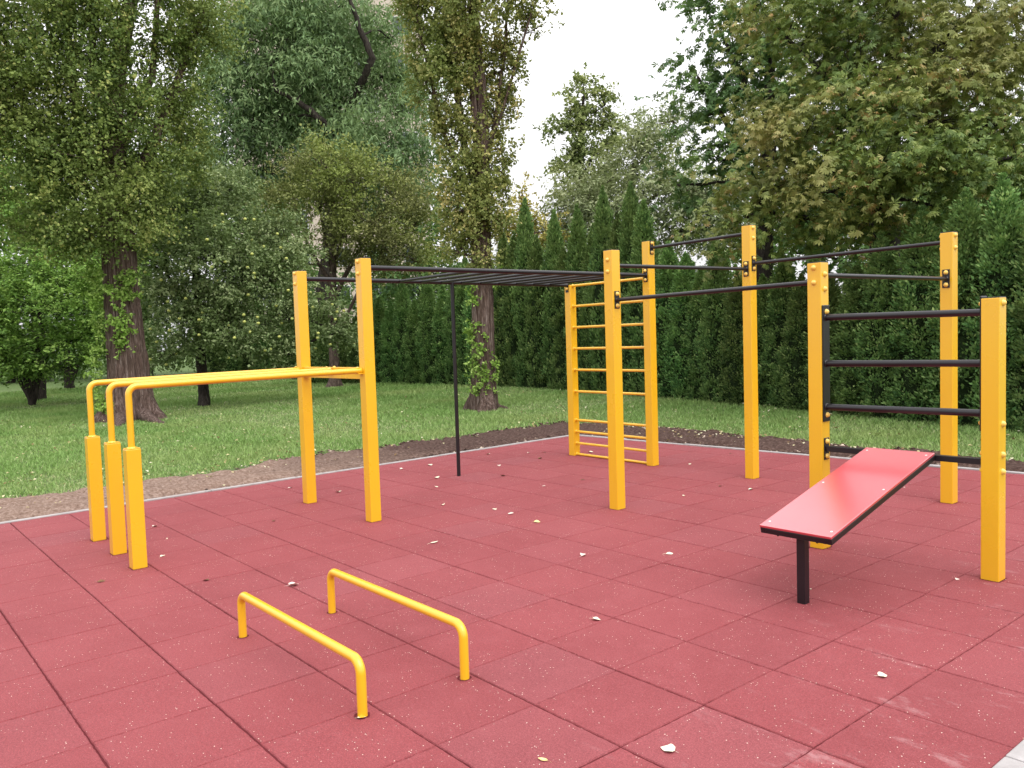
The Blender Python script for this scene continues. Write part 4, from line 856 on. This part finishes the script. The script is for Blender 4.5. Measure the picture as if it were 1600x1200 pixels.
# pale linden standing alone against the sky
D7 = 45; g = at(905, 600, D7)
tree('linden_tree', g, 'lone pale green linden against the white sky right of the golden poplar', 'tree',
 px_blobs([(912, 148, 30, 22, D7), (945, 165, 24, 26, D7), (888, 172, 24, 22, D7), (955, 198, 22, 20, D7), (912, 200, 30, 26, D7), (872, 200, 22, 14, D7), (940, 232, 34, 24, D7), (895, 235, 30, 20, D7), (885, 265, 36, 24, D7), (940, 270, 44, 26, D7), (912, 135, 16, 12, D7), (915, 300, 50, 26, D7)], .9),
 LIN, BARK_D, (.20, .14), trunk=[(906, 400, D7, .3), (906, 280, D7, .22), (908, 200, D7, .14), (912, 150, D7, .06)], cover=4.5, clump=.36, per=50, flat=.6, sides=14, twigs=.8, twig_r=.03, flare=.1)
D8 = 28; g = at(985, 600, D8)
tree('willow_tree', g, 'grey green bushy willow spreading behind the thuja tips', 'tree',
 px_blobs([(905, 300, 46, 30, D8), (960, 275, 50, 36, D8), (1030, 245, 46, 46, D8), (1015, 310, 70, 40, D8-1), (1090, 300, 54, 44, D8-1), (940, 325, 70, 36, D8-1), (1006, 205, 22, 26, D8+1), (1050, 190, 30, 30, D8+1), (865, 340, 34, 26, D8), (1120, 330, 60, 50, D8), (1060, 360, 120, 40, D8), (900, 370, 90, 40, D8), (1000, 225, 30, 30, D8)], .9),
 WIL, BARK_B, (.16, .06), trunk=[(985, 450, D8, .2), (985, 360, D8, .14), (990, 260, D8, .06)], cover=4.0, clump=.42, per=70, flat=.7, droop=.2, sides=14, twigs=.9, flare=.1)
D9 = 26.5; g = at(812, 600, D9)
tree('yellow_shrub', g, 'yellowing shrub peeping over the hedge right of the golden poplar', 'shrub', px_blobs([(805, 335, 30, 34, D9), (835, 350, 30, 30, D9), (790, 370, 30, 24, D9), (815, 300, 14, 18, D9), (870, 365, 30, 24, D9)], .9), YSH, BARK_B, (.10, .06),
 trunk=[(812, 480, D9, .06), (812, 380, D9, .04), (815, 330, D9, .02)], cover=2.6, clump=.22, per=30, sides=10, twigs=1, flare=.1)

# low shrubs on the left
def shrub(px, py, blobs, label, cover=3.0, stems=7, m=SHR):
    g = ground(px, py, GZ); d = math.hypot(g[0]-CAM[0], g[1]-CAM[1]); bl = px_blobs([(b[0], b[1], b[2], b[3], d+(b[4] if len(b) > 4 else 0)) for b in blobs], .9)
    return tree('spreading_shrub', g, label, 'shrub', bl, m, BARK_D, (.12, .06), limbs=[[(px+rng.uniform(-8, 8), py-4, d, .075), (px+k*rng.uniform(3, 6), py-45, d, .055), (px+k*rng.uniform(9, 17), py-95, d, .03)] for k in range(-stems//2, stems//2+1)], cover=cover, clump=.3, per=44, flat=.35, up=1.1, twigs=1.2, group='spreading shrubs on the left')
shrub(52, 636, [(60, 490, 70, 42, -1), (130, 480, 60, 55, 0), (70, 430, 80, 40, 1), (150, 530, 60, 34, 0), (60, 545, 80, 32, -1), (10, 500, 50, 50, 0), (110, 575, 40, 12, 0), (40, 580, 40, 10, 0), (110, 440, 50, 40, 0)], 'bright green spreading shrub on several dark stems at the far left')
shrub(-20, 640, [(-10, 440, 60, 40), (-20, 520, 50, 46, -1), (10, 560, 36, 24, -1), (-60, 480, 60, 80)], 'shrub at the left picture edge with thin bare stems')
shrub(108, 610, [(170, 480, 60, 60), (225, 500, 40, 55), (120, 520, 60, 36), (215, 560, 40, 20), (190, 420, 50, 40), (30, 560, 40, 20)], 'shrub farther back between the left shrub and the big poplar', m=FAR)
g = at(60, 600, 33)
tree('maple_tree', g, 'mid green maple filling the gap left of the big poplar', 'tree', px_blobs([(50, 380, 80, 60, 33), (130, 420, 60, 50, 33), (10, 330, 60, 60, 33), (100, 330, 60, 50, 34), (0, 430, 50, 50, 32), (180, 410, 40, 50, 34), (60, 260, 80, 50, 35)], .9), SHR, BARK_D, (.17, .12),
 trunk=[(60, 480, 33, .2), (60, 400, 33, .14), (58, 320, 33, .07)], cover=2.6, clump=.4, per=34, sides=12, twigs=.6, flare=.1)
# background trees closing the park
for (px, d, bl, lab) in [
 (230, 50, [(170, 470, 60, 70), (240, 420, 70, 80), (200, 540, 80, 40), (150, 380, 60, 60), (270, 330, 60, 60), (230, 250, 60, 60)], 'dense dark tree far behind the big poplar'),
 (360, 52, [(340, 470, 70, 60), (420, 450, 70, 70), (350, 540, 80, 40), (430, 540, 70, 40), (380, 380, 80, 50), (320, 330, 50, 50), (400, 330, 60, 40)], 'dense dark tree far behind the apple tree'),
 (505, 54, [(500, 540, 60, 40), (560, 540, 60, 40), (510, 470, 55, 40), (600, 480, 60, 50), (470, 440, 40, 50)], 'dense dark tree far behind the plum tree'),
 (660, 50, [(650, 420, 60, 60), (690, 340, 40, 50), (640, 500, 60, 60), (700, 460, 50, 60), (660, 330, 40, 30), (600, 420, 50, 40)], 'dense dark tree behind the hedge left of the golden poplar'),
 (20, 56, [(20, 560, 90, 30), (90, 550, 70, 40), (-60, 500, 90, 80), (60, 480, 90, 50), (0, 300, 90, 80), (-40, 200, 70, 90)], 'dense dark tree far behind the left shrubs'),
 (1350, 34, [(1200, 400, 100, 60), (1330, 380, 100, 60), (1460, 380, 100, 60), (1560, 340, 90, 70), (1400, 300, 120, 50), (1260, 330, 80, 50), (1620, 240, 80, 90)], 'dark tree behind the hedge in the shade of the chestnut')]:
    g = at(px, 600, d); tree('background_tree', g, lab, 'tree', px_blobs([(*b, d) for b in bl], .8), FAR, BARK_D, (.26, .17), trunk=[(px, 500, d, .3), (px, 420, d, .2)], cover=3.2, clump=.6, per=40, sides=10, twigs=.25, twig_r=.04, flare=.1, group='background trees closing the park')

# ------------------------------------------------------------------ apartment block glimpsed through the ash
WALL, nt, out = mat('cream_render'); n = noise(nt, .4, 5, .6, objco(nt)); finish(nt, out, ramp(nt, n.outputs['Fac'], [(.3, (.50, .42, .35)), (.7, (.60, .51, .44))]), .9, None, .2)
GLS, nt, out = mat('window_glass'); finish(nt, out, (.05, .06, .07), .1, None, .6)
WFR, nt, out = mat('white_window_frame'); finish(nt, out, (.7, .7, .7), .5)
bp = at(540, 600, 68); e = empty('apartment_building', (bp[0], bp[1], GZ)); tag(e, 'cream apartment block glimpsed through the ash tree', 'building')
e.rotation_euler = (0, 0, YAW+rad(8))
mb = MB(); mb.box((0, 6, 14.5), (15, 11, 29), 0); mb.build('wall', WALL, e)
mb = MB(); mb.box((0, 6, 29.2), (15.6, 11.6, .4), .03, 1); mb.build('roof', CONC, e)
wm = gm = None
mbw = MB(); 
for s_ in (-1, 1): mbw.box((s_*.78, 0, 0), (.08, .08, 1.5)); mbw.box((0, 0, s_*.71), (1.48, .08, .08))
mbw.box((0, 0, 0), (.06, .07, 1.34)); wme = mbw.mesh('frame'); wme.materials.append(WFR)
mbg = MB(); mbg.box((0, .01, 0), (1.46, .03, 1.32)); gme = mbg.mesh('pane'); gme.materials.append(GLS)
for r_ in range(9):
    for c_ in range(5):
        w_ = bpy.data.objects.new('window', wme); COL.objects.link(w_); w_.parent = e; w_.location = (-6+3*c_, .46, 2.2+3*r_)
        g_ = bpy.data.objects.new('pane', gme); COL.objects.link(g_); g_.parent = w_

# the camera and lamp stay as they are; nothing else is added
